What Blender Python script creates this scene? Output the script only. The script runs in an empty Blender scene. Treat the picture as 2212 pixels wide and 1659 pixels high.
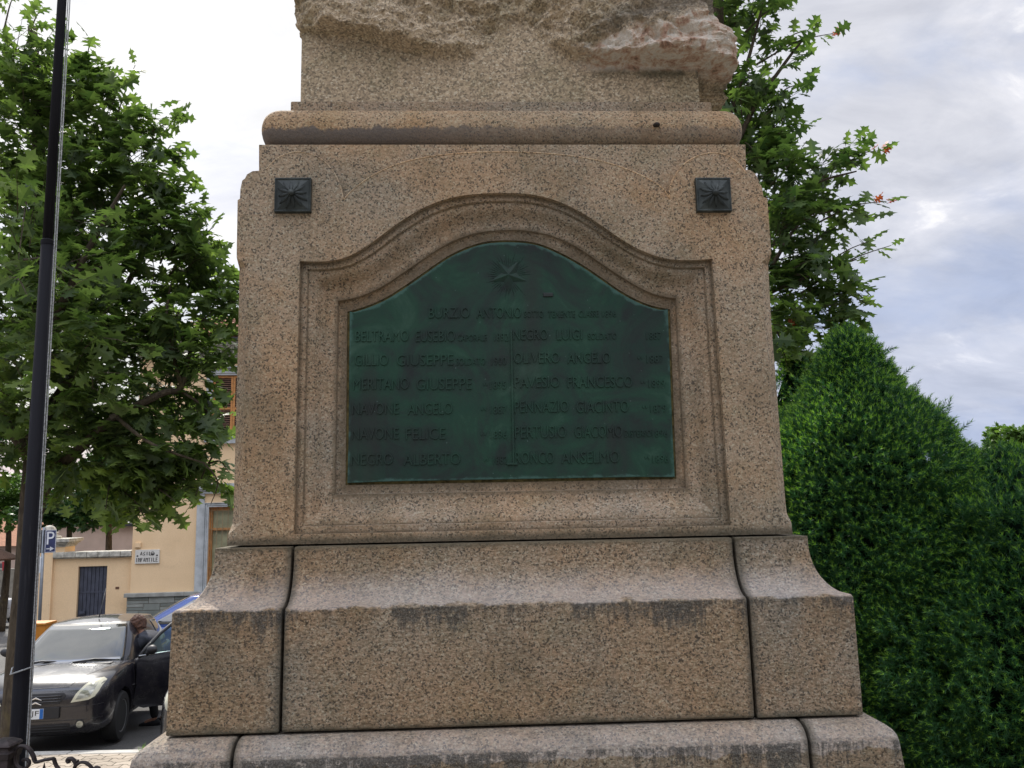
import bpy, bmesh, math, random
import numpy as np
from mathutils import Vector, Matrix, noise
random.seed(7); rng = np.random.default_rng(7)
R = math.radians
# ------------------------------------------------------------------ camera
CAMZ = 2.65; PITCH = R(8.2); ROLL = R(1.1); F = 1789.0
sc = bpy.context.scene
fw = Vector((0, math.cos(PITCH), math.sin(PITCH)))
u0 = Vector((0, -math.sin(PITCH), math.cos(PITCH))); r0 = Vector((1, 0, 0))
rt = r0*math.cos(ROLL) - u0*math.sin(ROLL); up = u0*math.cos(ROLL) + r0*math.sin(ROLL)
cam = bpy.data.cameras.new('camera'); camo = bpy.data.objects.new('camera', cam)
sc.collection.objects.link(camo)
m = Matrix((rt, up, -fw)).transposed().to_4x4(); m.translation = (0, 0, CAMZ)
camo.matrix_world = m
cam.sensor_width = 36; cam.lens = F/2212*36; cam.clip_end = 2000; cam.clip_start = 0.05
sc.camera = camo
# ------------------------------------------------------------------ light
SUN_EL = R(44); SUN_AZ = R(-30)     # azimuth from +Y towards +X
sd = Vector((math.sin(SUN_AZ)*math.cos(SUN_EL), math.cos(SUN_AZ)*math.cos(SUN_EL), math.sin(SUN_EL)))
sun = bpy.data.lights.new('sun', 'SUN'); sun.energy = 4.6; sun.angle = R(3.0); sun.color = (1, .95, .87)
so = bpy.data.objects.new('sun', sun); sc.collection.objects.link(so)
so.rotation_euler = sd.to_track_quat('Z', 'Y').to_euler()
sc.view_settings.view_transform = 'Standard'; sc.view_settings.look = 'None'
sc.view_settings.exposure = 0.08; sc.view_settings.gamma = 1
w = bpy.data.worlds.new('World'); sc.world = w; w.use_nodes = True
nt = w.node_tree; nt.nodes.clear()
class NT:
    """tiny node-graph helper"""
    def __init__(s, t): s.t = t
    def n(s, typ, ins=None, **kw):
        nd = s.t.nodes.new(typ)
        for k, v in kw.items(): setattr(nd, k, v)
        for k, v in (ins or {}).items():
            sock = nd.inputs[k]
            if isinstance(v, bpy.types.NodeSocket): s.t.links.new(v, sock)
            else: sock.default_value = v
        return nd
    def math(s, op, a, b=0.0, c=0.0, clamp=False):
        nd = s.n('ShaderNodeMath', {0: a, 1: b, 2: c}, operation=op); nd.use_clamp = clamp; return nd.outputs[0]
    def vm(s, op, a, b=(0, 0, 0)):
        nd = s.n('ShaderNodeVectorMath', {0: a, 1: b}, operation=op)
        return nd.outputs['Value'] if op in ('DOT_PRODUCT', 'LENGTH') else nd.outputs[0]
    def mix(s, f, a, b, mode='MIX'):
        nd = s.n('ShaderNodeMix', data_type='RGBA', blend_type=mode)
        for k, v in ((0, f), (6, a), (7, b)):
            if isinstance(v, bpy.types.NodeSocket): s.t.links.new(v, nd.inputs[k])
            else: nd.inputs[k].default_value = v if k == 0 else (*v[:3], 1)
        return nd.outputs[2]
    def noise(s, vec, scale, detail=4, rough=.55, dist=0, out=0):
        nd = s.n('ShaderNodeTexNoise', {'Scale': scale, 'Detail': detail, 'Roughness': rough, 'Distortion': dist})
        if vec is not None: s.t.links.new(vec, nd.inputs['Vector'])
        return nd.outputs[out]
    def vor(s, vec, scale, out='Color', feature='F1', rnd=1.0):
        nd = s.n('ShaderNodeTexVoronoi', {'Scale': scale, 'Randomness': rnd}, feature=feature)
        if vec is not None: s.t.links.new(vec, nd.inputs['Vector'])
        return nd.outputs[out]
    def ramp(s, f, stops, interp='LINEAR'):
        nd = s.n('ShaderNodeValToRGB', {0: f}); cr = nd.color_ramp; cr.interpolation = interp
        while len(cr.elements) < len(stops): cr.elements.new(.5)
        for e, (p, c) in zip(cr.elements, stops):
            e.position = p; e.color = (*c, 1) if isinstance(c, tuple) else (c, c, c, 1)
        return nd.outputs[0]
    def step(s, v, a, b):
        return s.n('ShaderNodeMapRange', {0: v, 1: a, 2: b, 3: 0.0, 4: 1.0}, interpolation_type='SMOOTHSTEP').outputs[0]
    def mapping(s, vec, scale=(1, 1, 1), loc=(0, 0, 0), rot=(0, 0, 0)):
        return s.n('ShaderNodeMapping', {'Vector': vec, 'Location': loc, 'Rotation': rot, 'Scale': scale}).outputs[0]
g = NT(nt)
tc = g.n('ShaderNodeTexCoord'); d = g.vm('NORMALIZE', tc.outputs['Generated'])
sky = g.n('ShaderNodeTexSky', sky_type='NISHITA'); sky.sun_disc = False
sky.sun_elevation = SUN_EL; sky.sun_rotation = SUN_AZ; sky.dust_density = 2.0; sky.air_density = 1.3
skyc = g.mix(1.0, sky.outputs[0], (.085, .085, .085), 'MULTIPLY')
skyc = g.mix(1.0, skyc, (.47, .54, .72), 'LIGHTEN')
sep = g.n('ShaderNodeSeparateXYZ', {0: d})
zz = g.math('ADD', g.math('MAXIMUM', sep.outputs[2], 0.0), .32)
pl = g.n('ShaderNodeCombineXYZ', {0: g.math('DIVIDE', sep.outputs[0], zz), 1: g.math('DIVIDE', sep.outputs[1], zz), 2: 0.0}).outputs[0]
pl = g.mapping(pl, rot=(0, 0, R(-24)), scale=(1.0, 1.45, 1), loc=(3.1, 1.7, 0))
n1 = g.noise(pl, 1.5, 9, .56, .35); n2 = g.noise(pl, 3.4, 8, .6, .5)
cover = g.step(n1, .33, .56)
shade = g.ramp(n2, [(.30, (.57, .585, .655)), (.48, (.70, .71, .77)), (.60, (.82, .82, .87)), (.70, (1.15, 1.12, 1.1))])
dt = g.math('MAXIMUM', g.vm('DOT_PRODUCT', d, tuple(sd)), 0.0)
glow = g.math('MULTIPLY', g.math('POWER', dt, 13.0), 1.0)
glow2 = g.math('MULTIPLY', g.math('POWER', dt, 60.0), 1.6)
gl = g.math('ADD', glow, glow2)
lowfade = g.step(sep.outputs[2], .02, .42)
cov = g.math('MULTIPLY', cover, g.math('ADD', .35, g.math('MULTIPLY', lowfade, .65)))
cc = g.mix(cov, skyc, shade)
gv = g.n('ShaderNodeCombineColor', {0: g.math('MULTIPLY', gl, 1.0), 1: g.math('MULTIPLY', gl, .985), 2: g.math('MULTIPLY', gl, .95)}).outputs[0]
gv2 = g.mix(1.0, gv, g.mix(.55, (1, 1, 1), shade), 'MULTIPLY')
tot = g.mix(1.0, cc, gv2, 'ADD')
cap = g.n('ShaderNodeMix', data_type='RGBA', blend_type='DARKEN'); cap.inputs[0].default_value = 1.0
g.t.links.new(tot, cap.inputs[6]); cap.inputs[7].default_value = (1.0, .995, 1.0, 1)
tot = g.mix(1.0, cap.outputs[2], g.ramp(g.noise(g.mapping(pl, loc=(4, 2, 1), scale=(1.2, 1.1, 1)), 4.2, 7, .6, .4), [(.33, (.87, .88, .90)), (.50, (.97, .975, .985)), (.62, (1.03, 1.03, 1.03))]), 'MULTIPLY')
# the sky away from the sun is duller near the horizon and brightest overhead
front = g.step(sep.outputs[1], -.25, .30)
elev = g.math('ADD', .46, g.math('MULTIPLY', g.step(sep.outputs[2], .10, .95), 2.9))
dim = g.math('ADD', front, g.math('MULTIPLY', g.math('SUBTRACT', 1.0, front), elev))
tot = g.mix(1.0, tot, g.n('ShaderNodeCombineColor', {0: dim, 1: dim, 2: dim}).outputs[0], 'MULTIPLY')
bg = g.n('ShaderNodeBackground', {0: tot, 1: 1.0}); out = g.n('ShaderNodeOutputWorld', {0: bg.outputs[0]})

# ------------------------------------------------------------------ helpers
def ray(px, py):
    return fw + rt*((px-1106)/F) - up*((py-829.5)/F)
def at(px, py, Y):
    """world point seen at photo pixel (2212 wide) on the plane y = Y"""
    d = ray(px, py); return Vector((0, 0, CAMZ)) + d*(Y/d.y)
def proj(p):
    q = Vector(p) - Vector((0, 0, CAMZ)); dd = q.dot(fw)
    return (1106+F*q.dot(rt)/dd, 829.5-F*q.dot(up)/dd)
def tag(o, label=None, cat=None, group=None, kind=None):
    for k, v in (('label', label), ('category', cat), ('group', group), ('kind', kind)):
        if v: o[k] = v
    return o
def empty(name, loc=(0, 0, 0), rz=0):
    o = bpy.data.objects.new(name, None); sc.collection.objects.link(o)
    o.location = loc; o.rotation_euler = (0, 0, rz); o.empty_display_size = .2
    return o
def link(name, me, mat=None, parent=None, smooth=False):
    o = bpy.data.objects.new(name, me); sc.collection.objects.link(o)
    if mat is not None:
        for mm in (mat if isinstance(mat, (list, tuple)) else [mat]): me.materials.append(mm)
    if parent: o.parent = parent
    if smooth: me.polygons.foreach_set('use_smooth', [True]*len(me.polygons))
    return o
class MB:
    """collects shapes, then builds one mesh object"""
    def __init__(s): s.v = []; s.f = []; s.mi = []; s.cur = 0
    def add(s, vs, fs):
        b = len(s.v); s.v += [tuple(v) for v in vs]
        s.f += [tuple(i+b for i in f) for f in fs]; s.mi += [s.cur]*len(fs)
    def box(s, a, b, M=None):
        (x0, y0, z0), (x1, y1, z1) = a, b
        vs = [Vector(p) for p in ((x0,y0,z0),(x1,y0,z0),(x1,y1,z0),(x0,y1,z0),(x0,y0,z1),(x1,y0,z1),(x1,y1,z1),(x0,y1,z1))]
        if M is not None: vs = [M @ v for v in vs]
        s.add(vs, [(0,3,2,1),(4,5,6,7),(0,1,5,4),(1,2,6,5),(2,3,7,6),(3,0,4,7)])
    def rings(s, rs, cap=True, closed=True):
        n = len(rs[0]); vs = [p for r in rs for p in r]; fs = []
        for k in range(len(rs)-1):
            for i in range(n if closed else n-1):
                j = (i+1) % n
                fs.append((k*n+i, k*n+j, (k+1)*n+j, (k+1)*n+i))
        if cap:
            fs.append(tuple(reversed(range(n)))); fs.append(tuple((len(rs)-1)*n+i for i in range(n)))
        s.add(vs, fs)
    def tube(s, pts, rad, n=8, cap=True, flat=1.0):
        pts = [Vector(p) for p in pts]
        if not isinstance(rad, (list, tuple)): rad = [rad]*len(pts)
        rs = []; prev = None
        for i, p in enumerate(pts):
            t = (pts[min(i+1, len(pts)-1)]-pts[max(i-1, 0)]).normalized()
            a = prev if prev is not None else (Vector((0, 0, 1)) if abs(t.z) < .9 else Vector((1, 0, 0)))
            a = (a - t*a.dot(t)).normalized(); b = t.cross(a); prev = a
            rs.append([p + (a*math.cos(q)+b*math.sin(q)*flat)*rad[i] for q in [2*math.pi*k/n for k in range(n)]])
        s.rings(rs, cap)
    def lathe(s, c, prof, n=20, axis='z'):
        rs = []
        for r, h in prof:
            ring = []
            for k in range(n):
                q = 2*math.pi*k/n; x, y = r*math.cos(q), r*math.sin(q)
                p = {'z': (x, y, h), 'y': (x, h, -y), 'x': (h, x, y)}[axis]
                ring.append(Vector(c)+Vector(p))
            rs.append(ring)
        s.rings(rs)
    def poly(s, pts, ext):
        """planar outline pushed along ext"""
        pts = [Vector(p) for p in pts]; ext = Vector(ext); n = len(pts)
        s.add(pts+[p+ext for p in pts], [tuple(reversed(range(n))), tuple(range(n, 2*n))]+[(i, (i+1) % n, n+(i+1) % n, n+i) for i in range(n)])
    def build(s, name, mat, parent=None, smooth=False, bevel=0, seg=2, fix=True, auto=None):
        me = bpy.data.meshes.new(name); me.from_pydata(s.v, [], s.f)
        if any(s.mi): me.polygons.foreach_set('material_index', s.mi)
        me.update()
        if fix:
            bm = bmesh.new(); bm.from_mesh(me); bmesh.ops.recalc_face_normals(bm, faces=bm.faces); bm.to_mesh(me); bm.free()
        o = link(name, me, mat, parent, smooth or auto is not None)
        if bevel:
            b = o.modifiers.new('bevel', 'BEVEL'); b.width = bevel; b.segments = seg; b.limit_method = 'ANGLE'; b.angle_limit = R(28)
            b.harden_normals = False
        if auto is not None: sharp(me, auto)
        return o
def sharp(me, deg):
    bm = bmesh.new(); bm.from_mesh(me); c = R(deg)
    for e in bm.edges:
        if len(e.link_faces) == 2 and e.calc_face_angle(0) > c: e.smooth = False
    bm.to_mesh(me); bm.free()
def rect_ring(z, xl, xr, yf, yb, r, seg=1):
    pts = []
    for cx, cy, a0 in ((xr-r, yb-r, 0), (xl+r, yb-r, 90), (xl+r, yf+r, 180), (xr-r, yf+r, 270)):
        for k in range(seg+1):
            q = R(a0+90*k/seg); pts.append(Vector((cx+r*math.cos(q), cy+r*math.sin(q), z)))
    return pts
def bake(o):
    """apply modifiers so the mesh is final"""
    dg = bpy.context.evaluated_depsgraph_get(); dg.update()
    me = bpy.data.meshes.new_from_object(o.evaluated_get(dg)); o.modifiers.clear(); o.data = me; return o
def cut(o, cutter, op='DIFFERENCE'):
    cutter.parent = o.parent
    md = o.modifiers.new('cut', 'BOOLEAN'); md.object = cutter; md.operation = op; md.solver = 'EXACT'
    bake(o); bpy.data.objects.remove(cutter); return o
def lerp(a, b, t): return a+(b-a)*t
def table(tb, x):
    if x <= tb[0][0]: return tb[0][1]
    for (a, va), (b, vb) in zip(tb, tb[1:]):
        if x <= b:
            return va+(vb-va)*(x-a)/(b-a)
    return tb[-1][1]
def sstep(a, b, x):
    t = max(0, min(1, (x-a)/(b-a))); return t*t*(3-2*t)
def text_mesh(mb, body, M, width=None, height=None, depth=.003, fit=True):
    """adds raised lettering; M maps x=along, y=up, z=out of the surface; origin at the lower left"""
    cu = bpy.data.curves.new('t', 'FONT'); cu.body = body; cu.size = 1; cu.extrude = .5; cu.resolution_u = 3
    o = bpy.data.objects.new('t', cu); sc.collection.objects.link(o)
    dg = bpy.context.evaluated_depsgraph_get(); dg.update()
    me = bpy.data.meshes.new_from_object(o.evaluated_get(dg))
    vs = [v.co.copy() for v in me.vertices]; fs = [tuple(p.vertices) for p in me.polygons]
    bpy.data.objects.remove(o); bpy.data.curves.remove(cu); bpy.data.meshes.remove(me)
    x0 = min(v.x for v in vs); x1 = max(v.x for v in vs); y0 = min(v.y for v in vs); y1 = max(v.y for v in vs)
    sy = (height or 1)/(y1-y0); sx = (width/(x1-x0)) if width else sy
    mb.add([M @ Vector(((v.x-x0)*sx, (v.y-y0)*sy, (v.z+.5)*depth)) for v in vs], fs)
def catm(P, n=6):
    out = []
    for i in range(len(P)-1):
        a, b_, c_, d_ = P[max(i-1, 0)], P[i], P[i+1], P[min(i+2, len(P)-1)]
        for k in range(n):
            t = k/n; out.append(.5*((2*b_)+(c_-a)*t+(2*a-5*b_+4*c_-d_)*t*t+(3*b_-a-3*c_+d_)*t**3))
    out.append(P[-1]); return out
# ------------------------------------------------------------------ materials
def material(name):
    m = bpy.data.materials.new(name); m.use_nodes = True; t = m.node_tree; t.nodes.clear()
    return m, NT(t)
def finish(g, color, rough=.7, metal=0, bump=None, bstr=.3, bdist=.01, spec=.5, **kw):
    ins = {'Base Color': color if isinstance(color, bpy.types.NodeSocket) else (*color, 1), 'Roughness': rough, 'Metallic': metal, 'Specular IOR Level': spec}
    ins.update(kw)
    p = g.n('ShaderNodeBsdfPrincipled', ins)
    if bump is not None:
        b = g.n('ShaderNodeBump', {'Strength': bstr, 'Distance': bdist, 'Height': bump}); g.t.links.new(b.outputs[0], p.inputs['Normal'])
    g.n('ShaderNodeOutputMaterial', {0: p.outputs[0]}); return p
def plain(name, col, rough=.6, metal=0, var=.12, scale=6, bump=0, bscale=60, spec=.5, coat=0, **kw):
    m, g = material(name); oc = g.n('ShaderNodeTexCoord').outputs['Object']
    n = g.noise(oc, scale, 5)
    c = g.mix(g.step(n, .3, .7), tuple(x*(1-var) for x in col), tuple(min(1, x*(1+var)) for x in col))
    k = dict(kw)
    if coat: k.update({'Coat Weight': coat, 'Coat Roughness': .03})
    finish(g, c, rough, metal, g.noise(oc, bscale, 4) if bump else None, bump, .003, spec, **k)
    return m
def granite(name, hue=(1, 1, 1), coarse=1.0, streak=None, rough_bump=.5, joint=None, lich=.5, grime=False, crust=None, pale_band=None, vjoint=None, pick=0):
    m, g = material(name); oc = g.n('ShaderNodeTexCoord').outputs['Object']
    wob = g.vm('ADD', oc, g.vm('SCALE', g.noise(oc, 90, 2, out=1), (0, 0, 0)))
    cell = g.n('ShaderNodeSeparateColor', {0: g.vor(oc, 195/coarse)})
    grain = g.ramp(cell.outputs[0], [(0, (.235, .195, .15)), (.2, (.315, .255, .19)), (.45, (.365, .29, .22)), (.70, (.405, .315, .245)), (.88, (.41, .36, .29)), (1, (.475, .43, .36))])
    fine = g.noise(oc, 260/coarse, 3, .6)
    c = g.mix(1, grain, g.ramp(fine, [(.3, .80), (.55, 1.0), (.72, 1.12)]), 'MULTIPLY')
    # black mica grains, sparse and irregular
    wv_ = g.vm('ADD', g.mapping(oc, rot=(.4, .8, .2)), g.vm('MULTIPLY', g.noise(oc, 120, 2, out=1), (.006, .006, .006)))
    v2c = g.n('ShaderNodeSeparateColor', {0: g.vor(wv_, 215/coarse)})
    mica = g.math('MULTIPLY', g.math('GREATER_THAN', v2c.outputs[1], .835), g.step(g.noise(oc, 20, 3), .30, .48))
    c = g.mix(g.math('MULTIPLY', mica, .78), c, (.055, .05, .045))
    big = g.noise(oc, 2.1, 5, .6, .6); mid = g.noise(oc, 9, 4, .6, .3)
    c = g.mix(g.step(big, .42, .66), c, g.mix(1, c, (1.08, .94, .80), 'MULTIPLY'))
    c = g.mix(g.math('MULTIPLY', g.step(g.noise(g.mapping(oc, loc=(9, 4, 2)), 3.3, 5, .65, .5), .48, .68), .7), c, g.mix(1, c, (.80, .86, .92), 'MULTIPLY'))
    c = g.mix(g.math('MULTIPLY', g.step(mid, .45, .75), .5), c, g.mix(1, c, (.80, .84, .76), 'MULTIPLY'))
    st = g.noise(g.mapping(oc, loc=(5, 2, 1), scale=(1.2, 1.2, .6)), 3.0, 6, .65, .4)
    c = g.mix(g.math('MULTIPLY', g.step(st, .47, .66), .62*lich), c, g.mix(1, c, (.52, .50, .42), 'MULTIPLY'))
    c = g.mix(1, c, (.83*hue[0], .805*hue[1], .73*hue[2]), 'MULTIPLY')
    sp = g.n('ShaderNodeSeparateXYZ', {0: oc})
    ori = g.n('ShaderNodeObjectInfo').outputs['Random']
    c = g.mix(1, c, g.ramp(ori, [(0, (.93, .95, .97)), (.5, (1.0, .99, .98)), (1, (1.06, 1.02, .96))]), 'MULTIPLY')
    if pick:
        pk = g.noise(g.mapping(oc, scale=(1, 1, 2.3)), 62, 4, .7)
        c = g.mix(g.math('MULTIPLY', g.step(pk, .50, .60), pick), c, g.mix(1, c, (.50, .47, .43), 'MULTIPLY'))
        c = g.mix(g.math('MULTIPLY', g.step(pk, .46, .36), pick*.6), c, g.mix(1, c, (1.25, 1.22, 1.18), 'MULTIPLY'))
    if pale_band:
        # pale band above the ledge
        wz = g.math('ADD', sp.outputs[2], g.math('MULTIPLY', g.math('SUBTRACT', g.noise(oc, 11, 4, .6), .5), .07))
        wm = g.math('MULTIPLY', g.step(wz, pale_band-.004, pale_band+.004), g.math('SUBTRACT', 1.0, g.step(wz, pale_band+.02, pale_band+.115)))
        c = g.mix(g.math('MULTIPLY', wm, .72), c, g.mix(.5, g.mix(1, c, (1.6, 1.62, 1.75), 'MULTIPLY'), (.42, .40, .385)))
    if vjoint:
        for xj in vjoint:
            jd = g.math('ABSOLUTE', g.math('SUBTRACT', sp.outputs[0], g.math('ADD', xj, g.math('MULTIPLY', g.math('SUBTRACT', mid, .5), .02))))
            c = g.mix(g.math('MULTIPLY', g.math('SUBTRACT', 1.0, g.step(jd, .004, .030)), .75), c, (.075, .065, .045))
    if streak:
        # dark runs of dirt hanging below the ledge at height streak
        for z0, ln, amt in streak:
            run = g.noise(g.mapping(oc, scale=(1, 1, .07)), 42, 3, .75)
            run2 = g.noise(g.mapping(oc, scale=(1, 1, .12)), 9, 3, .6)
            patch = g.noise(g.mapping(oc, scale=(1, 1, .25), loc=(2, 0, 3.3)), 2.1, 3, .55)
            dist = g.math('SUBTRACT', z0, sp.outputs[2])
            L_ = g.math('MULTIPLY', g.math('ADD', g.math('MULTIPLY', run, 1.3), g.math('ADD', g.math('MULTIPLY', run2, 1.0), g.math('MULTIPLY', patch, 3.0))), ln)
            L_ = g.math('SUBTRACT', L_, ln*2.38)
            msk = g.math('MULTIPLY', g.step(dist, -.006, .004), g.math('SUBTRACT', 1.0, g.step(g.math('SUBTRACT', dist, L_), -.05, .035)))
            msk = g.math('MULTIPLY', msk, g.step(g.math('ADD', g.noise(oc, 70, 3, .7), g.math('MULTIPLY', msk, .16)), .47, .62))
            c = g.mix(g.math('MULTIPLY', msk, amt), c, g.mix(g.step(fine, .45, .6), (.026, .025, .022), (.10, .095, .08)))
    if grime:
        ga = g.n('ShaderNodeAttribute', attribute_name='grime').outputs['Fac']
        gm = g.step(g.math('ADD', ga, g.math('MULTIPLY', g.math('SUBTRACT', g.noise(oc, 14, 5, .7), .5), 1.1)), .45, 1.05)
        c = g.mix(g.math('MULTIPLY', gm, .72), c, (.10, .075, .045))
    if crust:
        # old crust left on the underside, mostly towards one end
        k_ = g.math('ADD', g.math('SUBTRACT', crust[0], sp.outputs[2]), g.math('MULTIPLY', g.math('SUBTRACT', g.noise(g.mapping(oc, scale=(1, 1, .4)), 22, 6, .75), .5), .075))
        side = g.math('ADD', .45, g.math('MULTIPLY', g.step(g.math('ADD', sp.outputs[0], g.math('MULTIPLY', g.noise(oc, 4, 3), .3)), .35, -.25), .45))
        c = g.mix(g.math('MULTIPLY', g.step(k_, 0.0, crust[1]*.35), side), c, (.10, .085, .075))
    if joint:
        for z0, wd, col in joint:
            dd = g.math('ABSOLUTE', g.math('SUBTRACT', sp.outputs[2], g.math('ADD', z0, g.math('MULTIPLY', g.math('SUBTRACT', mid, .5), wd))))
            c = g.mix(g.math('MULTIPLY', g.math('SUBTRACT', 1.0, g.step(dd, 0.0, wd)), .8), c, col)
    hb = g.math('ADD', g.math('MULTIPLY', g.noise(oc, 120/coarse, 5, .7), 1.0), g.math('MULTIPLY', g.noise(g.mapping(oc, scale=(1, 1, 1.8)), 45/coarse, 5, .65), 1.2))
    finish(g, c, .82, 0, hb, rough_bump, .006*coarse, .35)
    return m
# ================================================================== the memorial
TZ = 1.0                                   # terrace level
MY = R(2.5)
MO = at(1100, 860, 2.62); MO.z = TZ
mem = empty('war_memorial', MO, MY)
tag(mem, 'granite war memorial pedestal with dark green bronze name plaque and rough rock on top', 'monument')
Mm = Matrix.Translation(MO) @ Matrix.Rotation(MY, 4, 'Z'); Mi = Mm.inverted()
def mp(px, py, w):
    """photo pixel -> memorial coordinates (x, z) on the plane w metres in front of the die face"""
    o = Mi @ Vector((0, 0, CAMZ)); d = Mi.to_3x3() @ ray(px, py); t = (-w-o.y)/d.y; p = o+d*t
    return p.x, p.z
def cz(X): return (1100+X/1.185)*.5486
def cy_(Y): return (700+Y/1.185)*.5486
def mc(X, Y, w): return mp(cz(X), cy_(Y), w)
zL = mp(370, 1325, .14)[1]; zR = mp(1845, 1290, .14)[1]
LEDGE = (zL+zR)/2
C1T = (mp(463, 1184, .03)[1]+mp(1746, 1158, .03)[1])/2
C1B = (mp(357, 1590, .15)[1]+mp(1866, 1548, .15)[1])/2
G = granite('granite', lich=.6)
GD = granite('granite_die', lich=.7, joint=[(C1T+.012, .028, (.06, .05, .03))])
J1 = [mp(632, 1182, .03)[0], mp(1585, 1164, .03)[0]]; J2 = [mp(505, 1600, .2)[0], mp(1742, 1575, .2)[0]]
GB = granite('granite_weathered', pick=.75, pale_band=LEDGE, vjoint=J1, joint=[(C1B, .03, (.06, .055, .035)), (C1T, .02, (.09, .075, .045))], coarse=1.0, rough_bump=1.0, lich=.9, hue=(.96, .97, .97), streak=[(LEDGE+.002, .17, .8)])
GC = granite('granite_foot', pick=.75, pale_band=C1B-.075, vjoint=J2, coarse=1.0, rough_bump=1.0, lich=1.0, hue=(.95, .96, .95), streak=[(C1B-.05, .26, .8)])
# --- die: square shaft with battered sides, chamfered corners that stop below the shoulders
DB = 1.34
Ls = [(490,1181),(497,1110),(508,700),(511,560),(511,540),(513,430),(518,427),(519,408),(523,388),(531,372),(543,366),(557,365),(557,309)]
Rs = [(1713,1157),(1706,1090),(1675,700),(1667,560),(1666,540),(1658,430),(1650,427),(1646,405),(1642,388),(1634,372),(1624,364),(1614,363),(1613,308)]
ZD0 = C1T+.0055
lv = []
for k, (l, r) in enumerate(zip(Ls, Rs)):
    xl, z1 = mp(*l, 0); xr, z2 = mp(*r, 0); z = (z1+z2)/2
    if k == 0: z = ZD0
    a = (xr-xl)/2; c = (xl+xr)/2; lv.append([z, xl, xr])
ZD1 = lv[-1][0]
def die_lr(z):
    zs = [q[0] for q in lv]
    for q, p in zip(lv, lv[1:]):
        if z <= p[0]: t = (z-q[0])/(p[0]-q[0]) if p[0] > q[0] else 0; return lerp(q[1], p[1], t), lerp(q[2], p[2], t)
    return lv[-1][1:]
zs1 = mp(512, 556, 0)[1]; zs2 = mp(512, 574, 0)[1]
lev = []
for z, xl, xr in lv: lev.append((z, xl, xr, None))
for z in (zs1, zs2, ZD0+.035, ZD0+.065): lev.append((z, *die_lr(z), None))
lev.sort()
mb = MB(); rr = []
for z, xl, xr, _ in lev:
    ch = .034*sstep(ZD0+.03, ZD0+.07, z)*(1-sstep(zs2-.002, zs1+.002, z)) + .0015
    rr.append(rect_ring(z, xl, xr, 0, DB, ch))
mb.rings(rr)
die = mb.build('pedestal_die', GD, mem)
# outlines of the framed recess (crop pixels, corner .. apex .. corner)
O1 = [(95,388),(150,391),(200,392),(250,388),(300,378),(350,355),(400,325),(450,288),(500,250),(550,213),(600,180),(650,150),(700,125),(750,107),(800,92),(850,82),(900,76),(980,71),(1060,70),(1140,72),(1200,80),(1250,92),(1300,108),(1350,130),(1400,155),(1450,186),(1500,220),(1550,256),(1600,290),(1650,320),(1700,345),(1750,364),(1800,378),(1850,384),(1900,386),(1960,383),(2020,378)]
B1 = [(2108,1632),(66,1655)]
O3 = [(278,580),(330,573),(380,560),(430,539),(480,515),(540,476),(600,435),(650,400),(700,365),(750,333),(800,305),(850,284),(900,268),(950,257),(1000,252),(1050,249),(1090,248),(1150,251),(1200,258),(1250,269),(1300,285),(1350,308),(1400,335),(1450,369),(1500,405),(1550,439),(1600,470),(1650,502),(1700,530),(1740,548),(1780,560),(1845,568)]
B3 = [(1892,1448),(263,1472)]
O4 = [(318,626),(360,616),(400,603),(450,584),(500,560),(550,529),(600,495),(650,460),(700,425),(750,389),(800,358),(850,334),(900,315),(960,298),(1010,294),(1060,292),(1120,294),(1180,300),(1230,314),(1280,335),(1340,365),(1400,398),(1450,431),(1500,465),(1550,501),(1600,535),(1650,563),(1700,586),(1750,603),(1800,612),(1822,615)]
B4 = [(1852,1412),(310,1426)]
def resample(pts, n):
    P = [Vector((*p, 0)) for p in pts]; L = [0]
    for a, b in zip(P, P[1:]): L.append(L[-1]+(b-a).length)
    out = []
    for i in range(n):
        s = L[-1]*i/(n-1); k = max(j for j in range(len(L)) if L[j] <= s+1e-9); k = min(k, len(P)-2)
        t = (s-L[k])/(L[k+1]-L[k]); out.append(tuple(P[k].lerp(P[k+1], t))[:2])
    return out
def smoothp(p):
    for _ in range(2): p = [p[0]]+[((a[0]+2*b[0]+c[0])/4, (a[1]+2*b[1]+c[1])/4) for a, b, c in zip(p, p[1:], p[2:])]+[p[-1]]
    return p
def outline(O, B, w, n=61):
    top = smoothp(resample(O, n)); pts = [mc(*p, w) for p in top]
    br, bl = mc(*B[0], w), mc(*B[1], w); zb = (br[1]+bl[1])/2
    tr, tl = pts[-1], pts[0]
    side = [(lerp(tr[0], br[0], k/4), lerp(tr[1], zb, k/4)) for k in (1, 2, 3)]
    bot = [(lerp(br[0], bl[0], k/8), zb) for k in range(9)]
    s2 = [(lerp(bl[0], tl[0], k/4), lerp(zb, tl[1], k/4)) for k in (1, 2, 3)]
    return pts+side+bot+s2
P1 = outline(O1, B1, 0); P3 = outline(O3, B3, -.075); P4 = outline(O4, B4, -.087)
def ring2(P, y): return [Vector((x, y, z)) for x, z in P]
mb = MB(); mb.rings([ring2(P1, -.1), ring2(P1, .112)]); cutter = mb.build('c', None)
cut(die, cutter)
arcL = [(480,420),(530,385),(575,365),(588,350),(612,334),(642,327),(672,332),(698,346),(718,367),(734,398),(742,431)]
arcC = [(760,411),(800,381),(860,353),(930,337),(1010,329),(1100,327),(1190,331),(1270,341),(1330,356),(1390,380),(1430,405)]
arcR = [(1446,428),(1448,402),(1460,375),(1482,350),(1510,335),(1540,329),(1570,335),(1595,352),(1612,374),(1680,430)]
poly = [mp(*p, 0) for p in arcL+arcC+arcR]; zt = ZD1+.05
pts = [Vector((x, -.02, z)) for x, z in poly]+[Vector((poly[-1][0]+.1, -.02, zt)), Vector((poly[0][0]-.1, -.02, zt))]
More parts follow.
